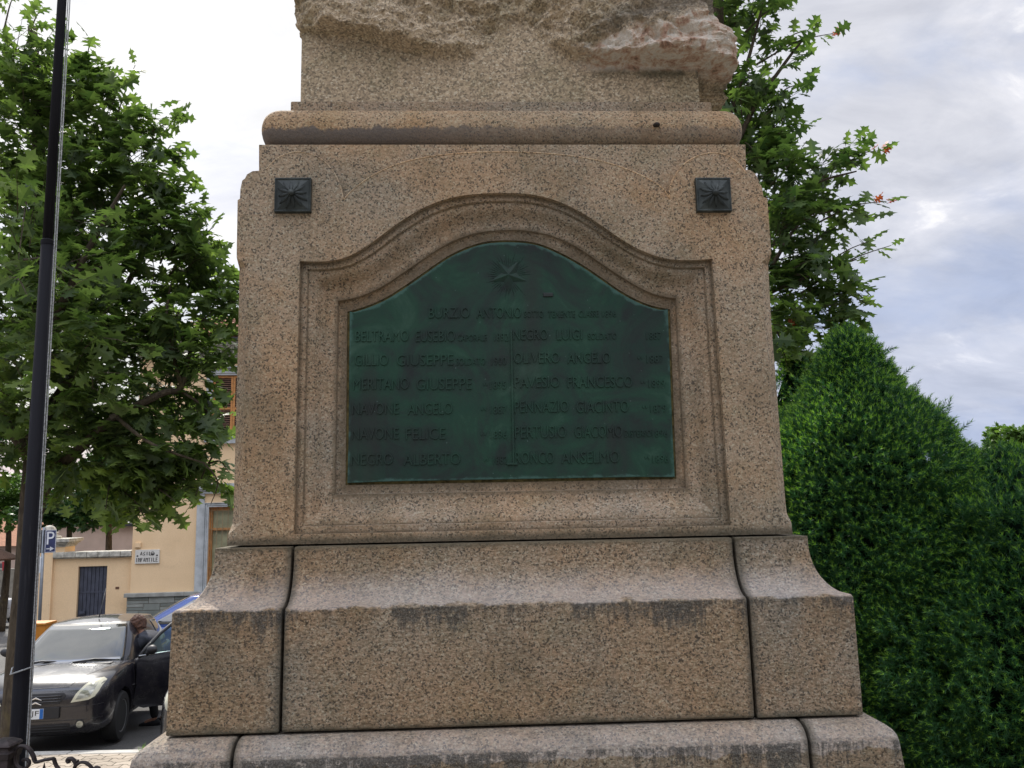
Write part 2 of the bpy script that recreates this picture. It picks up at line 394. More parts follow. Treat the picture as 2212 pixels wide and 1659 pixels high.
mb = MB(); mb.poly(pts, (0, .034, 0)); cut(die, mb.build('c', None))
b = die.modifiers.new('bevel', 'BEVEL'); b.width = .0035; b.segments = 2; b.limit_method = 'ANGLE'; b.angle_limit = R(25)
pale = granite('arris_highlight', hue=(1.45, 1.35, 1.22), lich=.3)  # pale bead puts the skylit edge highlight into the colour
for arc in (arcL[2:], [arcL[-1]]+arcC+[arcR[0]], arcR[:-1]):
    mb = MB(); P_ = catm([Vector((x, .001, z-.0015)) for x, z in [mp(*p, 0) for p in arc]], 4); mb.tube(P_, .0026, 6); mb.build('arris_highlight', pale, mem, smooth=True)
# --- carved moulding round the plaque
def between(A, B, t): return [(lerp(a[0], b[0], t), lerp(a[1], b[1], t)) for a, b in zip(A, B)]
prof = [(0, .020), (.18, .020), (.205, .030), (.28, .030), (.36, .033), (.44, .040), (.52, .051), (.60, .061), (.68, .067), (.78, .070), (.975, .070), (1.0, .086)]
rs = [ring2(between(P1, P3, t), y) for t, y in prof]
rs += [ring2(between(P3, P4, t), y) for t, y in ((.5, .0865), (.97, .087), (1.0, .105))]
mb = MB(); mb.rings(rs, cap=False); mb.add(ring2(P4, .105), [tuple(range(len(P4)))])
mo = mb.build('frame_moulding', granite('granite_moulding', lich=.8, grime=True), mem, fix=False, auto=35)
# --- plaque
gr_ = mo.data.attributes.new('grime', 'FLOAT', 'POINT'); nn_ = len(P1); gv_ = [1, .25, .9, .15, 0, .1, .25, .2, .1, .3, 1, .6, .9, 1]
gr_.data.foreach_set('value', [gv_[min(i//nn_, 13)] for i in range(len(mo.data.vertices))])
m, g = material('bronze_patina'); oc = g.n('ShaderNodeTexCoord').outputs['Object']
n = g.noise(oc, 4.2, 7, .68, 1.2); n2 = g.noise(oc, 11, 6, .65, .4)
c = g.ramp(n, [(.32, (.014, .019, .018)), (.45, (.014, .033, .024)), (.56, (.013, .047, .028)), (.72, (.036, .080, .054))])
c = g.mix(g.math('MULTIPLY', g.step(n2, .5, .75), .45), c, (.010, .044, .029))
c = g.mix(g.math('MULTIPLY', g.step(g.noise(g.mapping(oc, scale=(1, 1, .35), loc=(3, 1, 2)), 5, 4), .52, .68), .6), c, (.020, .022, .020))
run = g.noise(g.mapping(oc, scale=(28, 28, 1.2)), 1, 3)
c = g.mix(g.math('MULTIPLY', g.step(run, .52, .7), .3), c, (.010, .042, .026))
ea = g.n('ShaderNodeAttribute', attribute_name='rim').outputs['Fac']
ed = g.step(g.math('ADD', ea, g.math('MULTIPLY', g.math('SUBTRACT', g.noise(oc, 22, 5, .7), .5), 1.3)), .62, .98)
c = g.mix(g.math('MULTIPLY', ed, .55), c, (.07, .15, .125))
spk = g.math('LESS_THAN', g.vor(oc, 26, 'Distance'), .045)
c = g.mix(g.math('MULTIPLY', spk, .6), c, (.10, .15, .13))
finish(g, c, g.ramp(n2, [(.3, .50), (.7, .66)]), .25, g.math('ADD', n2, g.noise(oc, 60, 3)), .15, .003, .30); BR = m
m, g = material('bronze_dark'); oc = g.n('ShaderNodeTexCoord').outputs['Object']
c = g.ramp(g.noise(oc, 16, 5), [(.3, (.014, .018, .017)), (.55, (.026, .032, .029)), (.8, (.075, .085, .078))]); finish(g, c, .5, .3, g.noise(oc, 60, 3), .2, .002, .4); BD = m
def shrink(P, d):
    cx = sum(p[0] for p in P)/len(P); cz_ = sum(p[1] for p in P)/len(P); out = []
    n = len(P)
    for i in range(n):
        a, b = Vector(P[i-1]), Vector(P[(i+1) % n]); t = (b-a).normalized(); nn = Vector((t.y, -t.x))
        if nn.dot(Vector((cx, cz_))-Vector(P[i])) < 0: nn = -nn
        out.append((P[i][0]+nn.x*d, P[i][1]+nn.y*d))
    return out
P5 = shrink(P4, .0085)
pcx = sum(p[0] for p in P5)/len(P5); pcz = (max(p[1] for p in P5)+min(p[1] for p in P5))/2
P6 = [(pcx+(x-pcx)*.93, pcz-.02+(z-pcz+.02)*.93) for x, z in P5]
PF = .078
mb = MB(); mb.rings([ring2(P5, .1045), ring2(P5, PF+.001), ring2(shrink(P5, .002), PF), ring2(P6, PF)], cap=False)
mb.add(ring2(P6, PF), [tuple(range(len(P6)))])
pq = mb.build('bronze_plaque', BR, mem, fix=False)
a = pq.data.attributes.new('rim', 'FLOAT', 'POINT'); n5 = len(P5); vals = []
for i, v in enumerate(pq.data.vertices):
    k = i//n5; top = 1.0 if (i % n5) < 61 else (.75 if (i % n5) >= 73 or (i % n5) <= 63 else .9)
    vals.append(top if k < 3 else 0.0)
a.data.foreach_set('value', vals)
# mossy mortar line round the plaque
moss = plain('moss_mortar', (.13, .10, .035), .95, var=.5, scale=60, bump=.6)
mb = MB(); mb.rings([ring2(P4, .1045), ring2(shrink(P4, -.001), .092), ring2(shrink(P4, .009), .096), ring2(shrink(P4, .0095), .1045)], cap=False)
mb.build('mortar_bead', moss, mem, fix=False)
# lettering
LT = MB()
def word(body, x0, x1, base, h, big=True):
    xa, za = mc(x0, base, -PF); xb, _ = mc(x1, base, -PF); hh = mc(x0, base-h, -PF)[1]-za
    M = Matrix.Translation((xa, -.0, 0)) @ Matrix(((1, 0, 0, 0), (0, 0, -1, 0), (0, 1, 0, 0), (0, 0, 0, 1)))
    M = Matrix.Translation((xa, PF+.0005, za)) @ Matrix(((1, 0, 0, 0), (0, 0, -1, 0), (0, 1, 0, 0), (0, 0, 0, 1)))
    text_mesh(LT, body, M, xb-xa, hh, .0042 if big else .0032)
word('BURZIO', 697, 888, 655, 50); word('ANTONIO', 920, 1128, 655, 50); word('SOTTO', 1142, 1232, 652, 30, 0); word('TENENTE', 1254, 1380, 652, 30, 0); word('CLASSE', 1397, 1490, 650, 30, 0); word('1896', 1507, 1572, 650, 30, 0)
word('BELTRAMO', 355, 604, 765, 52); word('EUSEBIO', 636, 820, 765, 52); word('CAPORALE', 832, 968, 762, 30, 0); word('1892', 1002, 1068, 762, 36, 0)
word('GILLIO', 352, 508, 877, 52); word('GIUSEPPE', 548, 812, 877, 52); word('SOLDATO', 825, 962, 874, 32, 0); word('1900', 990, 1058, 874, 36, 0)
word('MERITANO', 345, 605, 990, 54); word('GIUSEPPE', 640, 898, 990, 54); word('"', 952, 972, 970, 14, 0); word('1895', 985, 1058, 986, 36, 0)
word('NAVONE', 340, 558, 1105, 54); word('ANGELO', 600, 808, 1105, 54); word('"', 942, 964, 1086, 14, 0); word('1887', 985, 1060, 1101, 36, 0)
word('NAVONE', 338, 558, 1222, 54); word('FELICE', 590, 775, 1222, 54); word('"', 940, 964, 1202, 14, 0); word('1896', 985, 1063, 1217, 36, 0)
word('NEGRO', 335, 530, 1341, 54); word('ALBERTO', 580, 845, 1341, 54); word('"', 955, 975, 1322, 14, 0); word('1882', 997, 1064, 1336, 36, 0)
word('NEGRO', 1092, 1252, 757, 50); word('LUIGI', 1296, 1412, 757, 50); word('SOLDATO', 1440, 1575, 755, 30, 0); word('1887', 1712, 1785, 755, 34, 0)
word('OLIVERO', 1095, 1308, 866, 50); word('ANGELO', 1345, 1545, 866, 50); word('"', 1672, 1694, 846, 13, 0); word('1887', 1715, 1792, 864, 36, 0)
word('PAVESIO', 1097, 1308, 980, 52); word('FRANCESCO', 1345, 1648, 980, 52); word('"', 1688, 1708, 960, 13, 0); word('1899', 1724, 1800, 979, 36, 0)
word('PENNAZIO', 1097, 1350, 1096, 54); word('GIACINTO', 1386, 1630, 1096, 54); word('"', 1696, 1716, 1076, 13, 0); word('1879', 1732, 1806, 1095, 36, 0)
word('PERTUSIO', 1099, 1340, 1215, 56); word('GIACOMO', 1378, 1600, 1213, 56); word('DISPERSO', 1610, 1736, 1210, 32, 0); word('1896', 1740, 1812, 1210, 34, 0)
word('RONCO', 1101, 1282, 1335, 56); word('ANSELMO', 1316, 1588, 1333, 56); word('"', 1706, 1728, 1312, 13, 0); word('1896', 1742, 1816, 1330, 36, 0)
LT.build('lettering', BR, pq, fix=False)
mb = MB()
xa, za = mc(1082, 715, -PF); xb, zb = mc(1078, 1335, -PF); mb.box((xa-.004, PF-.006, zb), (xa+.003, PF+.002, za))
mb.box((xa-.022, PF-.006, zb-.004), (xa+.012, PF+.002, zb+.003)); mb.build('divider_rule', BR, pq, bevel=.0015)
# star with rays
sx, sz = mc(1069, 456, -PF); mb = MB(); Rr = .064
ring = []
for k in range(10):
    q = R(-90+36*k); r = Rr if k % 2 == 0 else Rr*.40
    ring.append(Vector((sx+r*math.cos(q), PF-.001, sz+r*math.sin(q))))
back = [Vector((p.x, PF+.001, p.z)) for p in ring]
mb.add(back+ring+[Vector((sx, PF-.011, sz))], [(k, (k+1) % 10, 10+(k+1) % 10, 10+k) for k in range(10)]+[(10+k, 10+(k+1) % 10, 20) for k in range(10)])
mb.build('star_relief', BR, pq)
mb = MB()
for k in range(40):
    q = 2*math.pi*k/46+.05; r1 = .078+.016*math.sin(k*2.3)+(.012 if k % 3 == 0 else 0); t = Vector((math.cos(q), 0, math.sin(q))); s_ = Vector((-math.sin(q), 0, math.cos(q)))
    a_ = Vector((sx, PF-.0005, sz))+t*.030; b_ = Vector((sx, PF+.0005, sz))+t*r1
    mb.add([a_-s_*.0014, a_+s_*.0014, b_, a_+t*.02+Vector((0, -.0011, 0))], [(0, 3, 2), (3, 1, 2), (0, 1, 3)])
mb.build('star_rays', BR, pq)
# broken fixing stub on the plaque
x, z = mc(1255, 545, -PF); mb = MB(); mb.box((x-.018, PF-.004, z-.008), (x+.016, PF+.001, z+.006)); mb.build('fixing_stub', BD, pq, bevel=.003)
# verdigris run under the plaque, on the stone fillet
# --- rosettes
for px, py, lab in ((633, 422, 'rosette'), (1541, 421, 'rosette')):
    x, z = mp(px, py, .01); h = .0585; mb = MB()
    mb.rings([rect_ring(0, x-h, x+h, z-h, z+h, .003)]*1+[rect_ring(0, x-h, x+h, z-h, z+h, .003)], cap=False)
    mb = MB()
    def sq(a, y): return [Vector((x-a, y, z-a)), Vector((x+a, y, z-a)), Vector((x+a, y, z+a)), Vector((x-a, y, z+a))]
    mb.rings([sq(h, .002), sq(h, -.016), sq(h*.93, -.018), sq(h*.90, -.015), sq(h*.86, -.015), sq(.006, -.030)])
    ro = mb.build('rosette', BD, mem, bevel=.0012)
    mb = MB()
    for k in range(12):
        q = 2*math.pi*k/12+.13; L = .052 if k % 3 else .046; t = Vector((math.cos(q), 0, math.sin(q))); s_ = Vector((-math.sin(q), 0, math.cos(q)))
        rg = []
        for j in range(7):
            f = j/6; wd = .0075*math.sin(math.pi*min(1, f*.9+.12)); yy = -.031+.013*f
            c_ = Vector((x, yy, z))+t*(.010+f*(L-.010))
            rg.append([c_-s_*wd+Vector((0, .006, 0)), c_-s_*wd*.55-Vector((0, .003, 0)), c_+Vector((0, -.001, 0)), c_+s_*wd*.55-Vector((0, .003, 0)), c_+s_*wd+Vector((0, .006, 0))])
        mb.rings(rg, closed=False, cap=False)
    mb.build('petals', BD, ro, smooth=True)
    mb = MB(); mb.lathe((x, 0, z), [(.0001, -.044), (.006, -.043), (.011, -.038), (.012, -.032), (.008, -.024)], 16, 'y'); mb.build('boss', BD, ro, smooth=True)
# --- torus moulding
xl = mp(561, 265, -.03)[0]; xr = mp(1607, 265, -.03)[0]
zt0 = ZD1; zt1 = (mp(600, 236, -.05)[1]+mp(1590, 242, -.05)[1])/2
mb = MB(); rs = []; zc = (zt0+zt1)/2; hh = (zt1-zt0)/2
for k in range(15):
    q = R(-90+180*k/14); o = .052*(1-math.cos(q)**.8) if math.cos(q) > 0 else .052
    rs.append(rect_ring(zc+hh*math.sin(q), xl+o, xr-o, .012+o, DB-.012-o, .05-.6*o*.5, 6))
rs[0] = [Vector((p.x, p.y, zt0+.002)) for p in rs[0]]
mb.rings(rs); mb.build('torus_moulding', granite('granite_torus', hue=(1.05, 1, .92), lich=.8, crust=(zc-.004, .03)), mem, smooth=False, auto=40)
hx_, hz_ = mp(1419, 268, .0); mb = MB(); mb.lathe((hx_, 0, hz_), [(.0001, -.0035), (.007, -.003), (.009, .004), (.007, .02)], 12, 'y'); ah = mb.build('anchor_hole', plain('hole_shade', (.02, .014, .01), .95), mem, smooth=True); ah.scale = (1.35, 1, .8); ah.location = (hx_*(1-1.35), 0, hz_*.2)  # dark ellipse paints the shade inside a small hole
# --- neck fillet
xl, zf0 = mp(628, 232, -.07); xr, zf1 = mp(1537, 236, -.07); zf = mp(1080, 221, -.07)[1]
mb = MB(); mb.rings([rect_ring(zt1-.02, xl, xr, .065, DB-.065, .004), rect_ring(zf, xl, xr, .065, DB-.065, .004)]); mb.build('neck_fillet', G, mem, bevel=.004)
# --- rock: dressed foot that turns into rough boulder
RW = .085
xl0 = mp(650, 180, -RW)[0]; xr0 = mp(1509, 180, -RW)[0]
zr0 = zf-.002; zpx = lambda py: mp(1080, py, -RW)[1]; xpx = lambda px: mp(px, 100, -RW)[0]
Z = [zpx(y) for y in (222, 140, 100, 60, 0)]
vb = [(xpx(640), zpx(72)), (xpx(700), zpx(76)), (xpx(760), zpx(84)), (xpx(830), zpx(100)), (xpx(900), zpx(118)), (xpx(1000), zpx(134)), (xpx(1030), zpx(128)), (xpx(1110), zpx(60)), (xpx(1200), zpx(110)), (xpx(1230), zpx(128)), (xpx(1300), zpx(136)), (xpx(1430), zpx(142)), (xpx(1510), zpx(146))]
bf = [(xpx(640), .055), (xpx(800), .05), (xpx(950), .032), (xpx(1040), .008), (xpx(1180), .008), (xpx(1260), .05), (xpx(1450), .10), (xpx(1520), .11)]
NR, NS = 210, 130
zs = [zr0+1.25*(k/(NR-1))**1.5 for k in range(NR)]
rs = []
def fb(p, o=5): return noise.fractal(p, 1.0, 2.1, o)
perim = []
for side, (ax, ay, bx, by, nx, ny) in enumerate(((xl0, RW, xr0, RW, 0, -1), (xr0, RW, xr0, DB-RW, 1, 0), (xr0, DB-RW, xl0, DB-RW, 0, 1), (xl0, DB-RW, xl0, RW, -1, 0))):
    cnt = (320, 70, 50, 70)[side]
    for i in range(cnt):
        t = i/cnt; perim.append((lerp(ax, bx, t), lerp(ay, by, t), nx, ny, side, t))
for z in zs:
    rg = []
    hgt = z-zr0
    taper = .30*sstep(.55, 1.25, hgt)
    for x, y, nx, ny, side, t in perim:
        if side == 0: zb = table(vb, x); B = table(bf, x)
        elif side == 1: zb = lerp(zpx(146), zpx(226), sstep(0, .25, t)); B = .125-.03*t
        elif side == 3: zb = lerp(zpx(60), zpx(80), t); B = .012
        else: zb = zpx(130); B = .06
        p = Vector((x, y, z))
        zb += .010*fb(p*14+Vector((3, 1, 7)), 4)
        rise = .018 if side != 0 else (.014+.05*(1-min(1, B/.05)))
        m_ = sstep(zb-.004, zb+rise, z); far = sstep(zb, zb+.25, z)
        n1 = fb(p*4.5, 5); n2 = fb(p*16+Vector((9, 2, 4)), 4)
        chip = noise.voronoi(p*Vector((9, 9, 12)).x if False else Vector((p.x*9, p.y*9, p.z*13)))[0]
        ch = (chip[1]-chip[0])
        off = m_*(B*(1-.35*far) + .042*n1 + .014*n2 + .034*(.5-min(ch, .5)) + .02*far)
        v7 = noise.voronoi(Vector((p.x*15, p.y*15, p.z*26))+Vector((0, 0, n1)))[0]; v3 = noise.voronoi(Vector((p.x*34, p.y*34, p.z*50)))[0]
        off += m_*(.016*(.5-min(.6, v7[1]-v7[0])) + .006*(.5-v3[0]))
        if (side == 0 and x > xpx(1230)) or side == 1: off += m_*(1-far)*(.030*fb(p*11+Vector((1, 5, 2)), 6) + .030*(.5-v7[0]) + .010*(.5-v3[0]))
        if side == 1 or (side == 0 and t > .97):
            off *= 1-.45*sstep(zpx(90), zpx(30), z)
        if side == 3: off -= .006*m_
        cxm = (xl0+xr0)/2; cym = DB/2
        # pull the corners in so the boulder is rounded
        ex = min(abs(x-xl0), abs(xr0-x)); ey = min(abs(y-RW), abs(DB-RW-y)); e = ex if side in (0, 2) else ey
        rnd = (1-sstep(0, .10, e))*.035*m_
        q = Vector((x+nx*off, y+ny*off, z))
        if side in (0, 2): q.y -= -ny*0; q.y += (-ny)*rnd*1.0; q.x += (1 if x > cxm else -1)*off*(1-sstep(0, .12, ex))*(.9 if x > cxm else .35)
        else: q.y += (1 if y > cym else -1)*off*(1-sstep(0, .10, ey))*.35
        q.x = lerp(q.x, cxm, taper*.5); q.y = lerp(q.y, cym, taper*.5)
        # broken lower right edge hangs over the dressed foot
        q.z += .010*n2*m_
        rg.append(q)
    rs.append(rg)
mb = MB(); mb.rings(rs)
m, g = material('rock_face'); oc = g.n('ShaderNodeTexCoord').outputs['Object']; sp = g.n('ShaderNodeSeparateXYZ', {0: oc})
cell = g.n('ShaderNodeSeparateColor', {0: g.vor(oc, 170)})
c = g.ramp(cell.outputs[0], [(0, (.19, .165, .135)), (.3, (.32, .265, .205)), (.6, (.43, .355, .275)), (.85, (.50, .42, .33)), (1, (.57, .53, .46))])
fine = g.noise(oc, 60, 5, .7)
c = g.mix(1, c, g.ramp(fine, [(.3, .7), (.7, 1.15)]), 'MULTIPLY'); c = g.mix(1, c, (1.06, .99, .84), 'MULTIPLY')
c = g.mix(g.math('MULTIPLY', g.step(g.noise(oc, 5, 5, .65, .5), .42, .62), .55), c, g.mix(1, c, (.66, .70, .64), 'MULTIPLY'))
# pale and rusty fresh break at the lower right, dark lichen above it
xr_ = g.math('SUBTRACT', sp.outputs[0], xpx(1250)); ztop = g.math('ADD', zpx(118), g.math('MULTIPLY', xr_, .26))
hb = g.math('SUBTRACT', ztop, sp.outputs[2])
wb = g.math('MULTIPLY', g.math('SUBTRACT', g.noise(oc, 9, 5, .7), .5), .14)
brk = g.math('MULTIPLY', g.math('MULTIPLY', g.step(g.math('ADD', hb, wb), -.03, .01), g.step(sp.outputs[2], zpx(158), zpx(146))), g.step(xr_, -.05, .1))
bc = g.ramp(g.noise(oc, 24, 6, .7, .4), [(.32, (.10, .07, .05)), (.40, (.36, .20, .14)), (.48, (.52, .40, .31)), (.58, (.62, .59, .52)), (.7, (.46, .36, .28))])
c = g.mix(g.math('MULTIPLY', brk, .75), c, bc)
drk = g.math('MULTIPLY', g.math('MULTIPLY', g.step(g.math('ADD', hb, wb), -.14, -.05), g.math('SUBTRACT', 1.0, g.step(g.math('ADD', hb, wb), -.05, 0.0))), g.step(xr_, -.05, .15))
c = g.mix(g.math('MULTIPLY', drk, .6), c, (.09, .085, .075))
mossy = g.math('MULTIPLY', g.step(g.noise(oc, 7, 4, .6), .40, .6), g.math('SUBTRACT', 1.0, g.step(g.math('ABSOLUTE', g.math('SUBTRACT', sp.outputs[2], zpx(158))), 0.0, .03)))
c = g.mix(g.math('MULTIPLY', g.math('MULTIPLY', mossy, g.step(xr_, -.02, .12)), .75), c, (.07, .065, .04))
finish(g, c, .88, 0, g.math('ADD', g.noise(oc, 90, 5, .7), g.noise(oc, 28, 5, .7)), .9, .008, .3)
rk = mb.build('rough_rock', m, mem, fix=True)
# --- stepped base: two courses cut into blocks
def course(levels, joints, mat, seg=6):
    mb = MB(); mb.rings([rect_ring(*l, seg) for l in levels]); src = mb.build('src', None)
    xs = [-9]+joints+[9]; gap = .004
    for a, b_ in zip(xs, xs[1:]):
        bm = bmesh.new(); bm.from_mesh(src.data)
        for co, no in ((a+gap, -1), (b_-gap, 1)):
            geom = bm.verts[:]+bm.edges[:]+bm.faces[:]
            r_ = bmesh.ops.bisect_plane(bm, geom=geom, plane_co=(co, 0, 0), plane_no=(no, 0, 0), clear_outer=True)
            ed = [e for e in r_['geom_cut'] if isinstance(e, bmesh.types.BMEdge)]
            if ed: bmesh.ops.contextual_create(bm, geom=ed)
        bmesh.ops.recalc_face_normals(bm, faces=bm.faces)
        me = bpy.data.meshes.new('base_block'); bm.to_mesh(me); bm.free()
        o = link('base_block', me, mat, mem)
        b2 = o.modifiers.new('bevel', 'BEVEL'); b2.width = .0065; b2.segments = 2; b2.limit_method = 'ANGLE'; b2.angle_limit = R(40)
    bpy.data.objects.remove(src)
xtl = mp(463, 1186, .03)[0]; xtr = mp(1746, 1160, .03)[0]; xll = mp(370, 1327, .14)[0]; xlr = mp(1845, 1292, .14)[0]
xbl = mp(357, 1588, .15)[0]; xbr = mp(1866, 1545, .15)[0]
hL = C1T-LEDGE; lev = [(C1B+.002, xbl, xbr, -.15, DB+.15, .004), (LEDGE, xll, xlr, -.14, DB+.14, .004)]
for k in range(11):
    q = R(90*k/10); f = math.sin(q); o = 1-math.cos(q)   # cavetto: from the ledge up
    lev.append((LEDGE+.008+(hL-.03)*(1-math.cos(q)), lerp(xll+.006, xtl, math.sin(q)), lerp(xlr-.006, xtr, math.sin(q)), lerp(-.134, -.03, math.sin(q)), DB+lerp(.134, .03, math.sin(q)), .004))
lev.append((C1T, xtl, xtr, -.03, DB+.03, .004))
course(lev, [mp(632, 1182, .03)[0], mp(1585, 1164, .03)[0]], GB, 1)
x2l = mp(338, 1608, .20)[0]; x2r = mp(1915, 1572, .20)[0]
e0 = xbl; e1 = xbr; c2 = C1B-.002
lev = [(c2-.42, e0-.20, e1+.20, -.35, DB+.35, .004), (c2-.30, e0-.20, e1+.20, -.35, DB+.35, .004)]
for k in range(7):
    q = R(90*k/6); lev.append((c2-.29+.16*(1-math.cos(q)), e0-lerp(.19, .075, math.sin(q)), e1+lerp(.19, .075, math.sin(q)), -lerp(.34, .225, math.sin(q)), DB+lerp(.34, .225, math.sin(q)), .004))
lev += [(c2-.055, e0-.070, e1+.070, -.220, DB+.22, .01)]
for k in range(1, 6):
    q = R(90*k/5); lev.append((c2-.055+.052*math.sin(q), e0-.070+.068*(1-math.cos(q)), e1+.070-.068*(1-math.cos(q)), -.22+.066*(1-math.cos(q)), DB+.22-.066*(1-math.cos(q)), .01))
course(lev, [mp(505, 1600, .2)[0], mp(1742, 1575, .2)[0]], GC, 1)
mb = MB(); zb = c2-.42
mb.rings([rect_ring(0.0, e0-.45, e1+.45, -.62, DB+.62, .01), rect_ring(.22, e0-.45, e1+.45, -.62, DB+.62, .01)]); 
mb.build('foot_step', GC, mem, bevel=.008)
mb = MB(); mb.rings([rect_ring(.221, e0-.28, e1+.28, -.43, DB+.43, .01), rect_ring(zb-.002, e0-.28, e1+.28, -.43, DB+.43, .01)]); mb.build('foot_block', GC, mem, bevel=.008)
# dark core behind the open joints
mb = MB(); mb.box((e0+.06, -.10, .2), (e1-.06, DB+.10, LEDGE)); mb.build('joint_packing', plain('joint_dirt', (.035, .034, .025), .95), mem)
# ================================================================== ground
SL = .07; GY = 9.75
def gz(y): return -.12-SL*max(0, y-GY) if y < 60 else -.12-SL*(60-GY)-.01*(y-60)
m, g = material('asphalt'); oc = g.n('ShaderNodeTexCoord').outputs['Object']
n = g.noise(oc, .6, 5, .6); c = g.ramp(n, [(.3, (.075, .073, .070)), (.7, (.125, .12, .112))])
c = g.mix(1, c, g.ramp(g.noise(oc, 70, 3, .7), [(.35, .6), (.65, 1.35)]), 'MULTIPLY')
finish(g, c, .85, 0, g.noise(oc, 120, 3), .5, .006, .4); ASPH = m
mb = MB(); ys = [-60, -10, 3, GY, 14, 22, 40, 60, 200, 900]; X = [-500, -60, -20, -8, 0, 8, 60, 500]
vs = [(x, y, gz(y)) for y in ys for x in X]; nx = len(X)
mb.add(vs, [(j*nx+i, j*nx+i+1, (j+1)*nx+i+1, (j+1)*nx+i) for j in range(len(ys)-1) for i in range(nx-1)])
tag(mb.build('ground', ASPH), kind='structure')
m, g = material('pavers'); oc = g.n('ShaderNodeTexCoord').outputs['Object']
wv = g.n('ShaderNodeSeparateXYZ', {0: oc})
# interlocking pavers: the long joints zigzag
zig = g.math('PINGPONG', g.math('MULTIPLY', wv.outputs[0], 1.0), .11)
zig = g.math('MULTIPLY', g.math('SUBTRACT', g.step(zig, .03, .08), .5), .035)
v = g.n('ShaderNodeCombineXYZ', {0: wv.outputs[0], 1: g.math('ADD', wv.outputs[1], zig), 2: 0.0}).outputs[0]
bt = g.n('ShaderNodeTexBrick', {'Vector': v, 'Color1': (.36, .30, .235, 1), 'Color2': (.46, .39, .31, 1), 'Mortar': (.10, .085, .06, 1), 'Scale': 1.0, 'Mortar Size': .007, 'Mortar Smooth': .3, 'Bias': 0, 'Brick Width': .22, 'Row Height': .115})
c = g.mix(1, bt.outputs[0], g.ramp(g.noise(oc, 3, 5, .7), [(.3, .75), (.7, 1.15)]), 'MULTIPLY')
c = g.mix(.6, c, g.mix(1, c, g.ramp(g.noise(oc, 160, 3, .7), [(.3, .6), (.7, 1.4)]), 'MULTIPLY'))
finish(g, c, .85, 0, g.math('ADD', g.math('MULTIPLY', bt.outputs['Fac'], -1.0), g.math('MULTIPLY', g.noise(oc, 90, 3), .25)), .7, .012, .3)
mb = MB(); mb.box((-40, -20, -.4), (40, GY-.13, 0)); tag(mb.build('pavement', m), kind='structure')
mb = MB()
for k in range(64): x = -40+k*1.0; mb.box((x+.004, GY-.126, -.4), (x+.996, GY, .006))
kb = mb.build('kerb', plain('kerb_stone', (.44, .42, .38), .8, var=.2, scale=4, bump=.4), bevel=.01); tag(kb, kind='structure')
# white bay lines
wl = plain('road_paint', (.50, .50, .49), .7, var=.35, scale=14)
def stripe(x0, y0, x1, y1, wd=.12):
    a = Vector((x0, y0, gz(y0)+.005)); b = Vector((x1, y1, gz(y1)+.005)); n_ = Vector((-(y1-y0), x1-x0, 0)).normalized()*wd/2
    mb = MB(); mb.add([a-n_, a+n_, b+n_, b-n_], [(0, 1, 2, 3)]); o = mb.build('bay_line', wl); tag(o, kind='structure'); return o
EL = at(335, 1592, GY+.3); q1 = at(300, 1605, GY+.08); q2 = at(352, 1560, 11)
stripe(-4.44, GY+.02, -3.80, GY+4.8); stripe(-7.15, GY+.02, -6.6, GY+4.8); stripe(-1.8, GY+.02, -1.2, GY+4.8)
# terrace and planted bed
m, g = material('terrace_gravel'); oc = g.n('ShaderNodeTexCoord').outputs['Object']
c = g.mix(1, g.ramp(g.n('ShaderNodeSeparateColor', {0: g.vor(oc, 55)}).outputs[0], [(0, (.16, .145, .12)), (1, (.36, .33, .28))]), g.ramp(g.noise(oc, 2, 4), [(.3, .7), (.7, 1.1)]), 'MULTIPLY')
finish(g, c, .9, 0, g.vor(oc, 55, 'Distance'), .6, .01, .3)
mb = MB(); mb.poly([(-1.75, -14, 0.002), (-1.75, 7.6, .002), (30, 7.6, .002), (30, -14, .002)], (0, 0, .99))
mb.poly([(-8, -14, 0.002), (-8, 3.45, .002), (-1.752, 3.45, .002), (-1.752, -14, .002)], (0, 0, .988))
tag(mb.build('terrace', m), kind='structure')
# ================================================================== iron fence
IR = plain('wrought_iron', (.030, .022, .022), .6, .3, var=.5, scale=40, bump=.4, bscale=120)
FY = 3.12
fen = empty('iron_fence', (-2.2, FY, .99)); tag(fen, 'low black wrought iron fence with scrolls and square post at the foot of the flagpole', 'fence')
def fp(px, py):
    p = at(px, py, FY); return Vector((p.x+2.2, 0, p.z-.99))
def s3(a, b): return fp(a/3.687/1.8228, (2650+b/3.687)/1.8228)
def scroll(pts, r=.0058, name='scroll', dx=0, sm=True):
    P = [s3(*p)+Vector((dx, 0, 0)) for p in pts]
    if sm: P = catm(P)
    mb = MB(); mb.tube(P, [r*1.0]*len(P), 8, flat=1.5); return mb.build(name, IR, fen, smooth=True)
A = [(225, 1180), (235, 1120), (280, 1072), (335, 1062), (400, 1085), (450, 1140), (485, 1210), (510, 1290)]
A2 = [(510, 1290), (545, 1290), (650, 1262), (780, 1240)]; A3 = [(780, 1240), (795, 1290), (820, 1350), (870, 1420), (900, 1520), (880, 1620)]
S1 = [(330, 1268), (365, 1250), (405, 1262), (428, 1300), (415, 1345), (380, 1375), (320, 1390), (250, 1350), (215, 1270), (218, 1180)]
C1 = [(1000, 1300), (978, 1270), (990, 1245), (1030, 1240), (1070, 1265), (1098, 1320), (1085, 1370), (1050, 1420), (960, 1480)]
C2 = [(1060, 1410), (1100, 1350), (1150, 1305), (1210, 1295), (1260, 1310), (1310, 1350), (1345, 1410), (1350, 1500), (1300, 1580)]
C3 = [(1370, 1380), (1400, 1365), (1440, 1385), (1450, 1420)]
L1 = [(1085, 1330), (1110, 1295), (1138, 1266)]
WP = s3(1500, 1300).x - s3(120, 1300).x
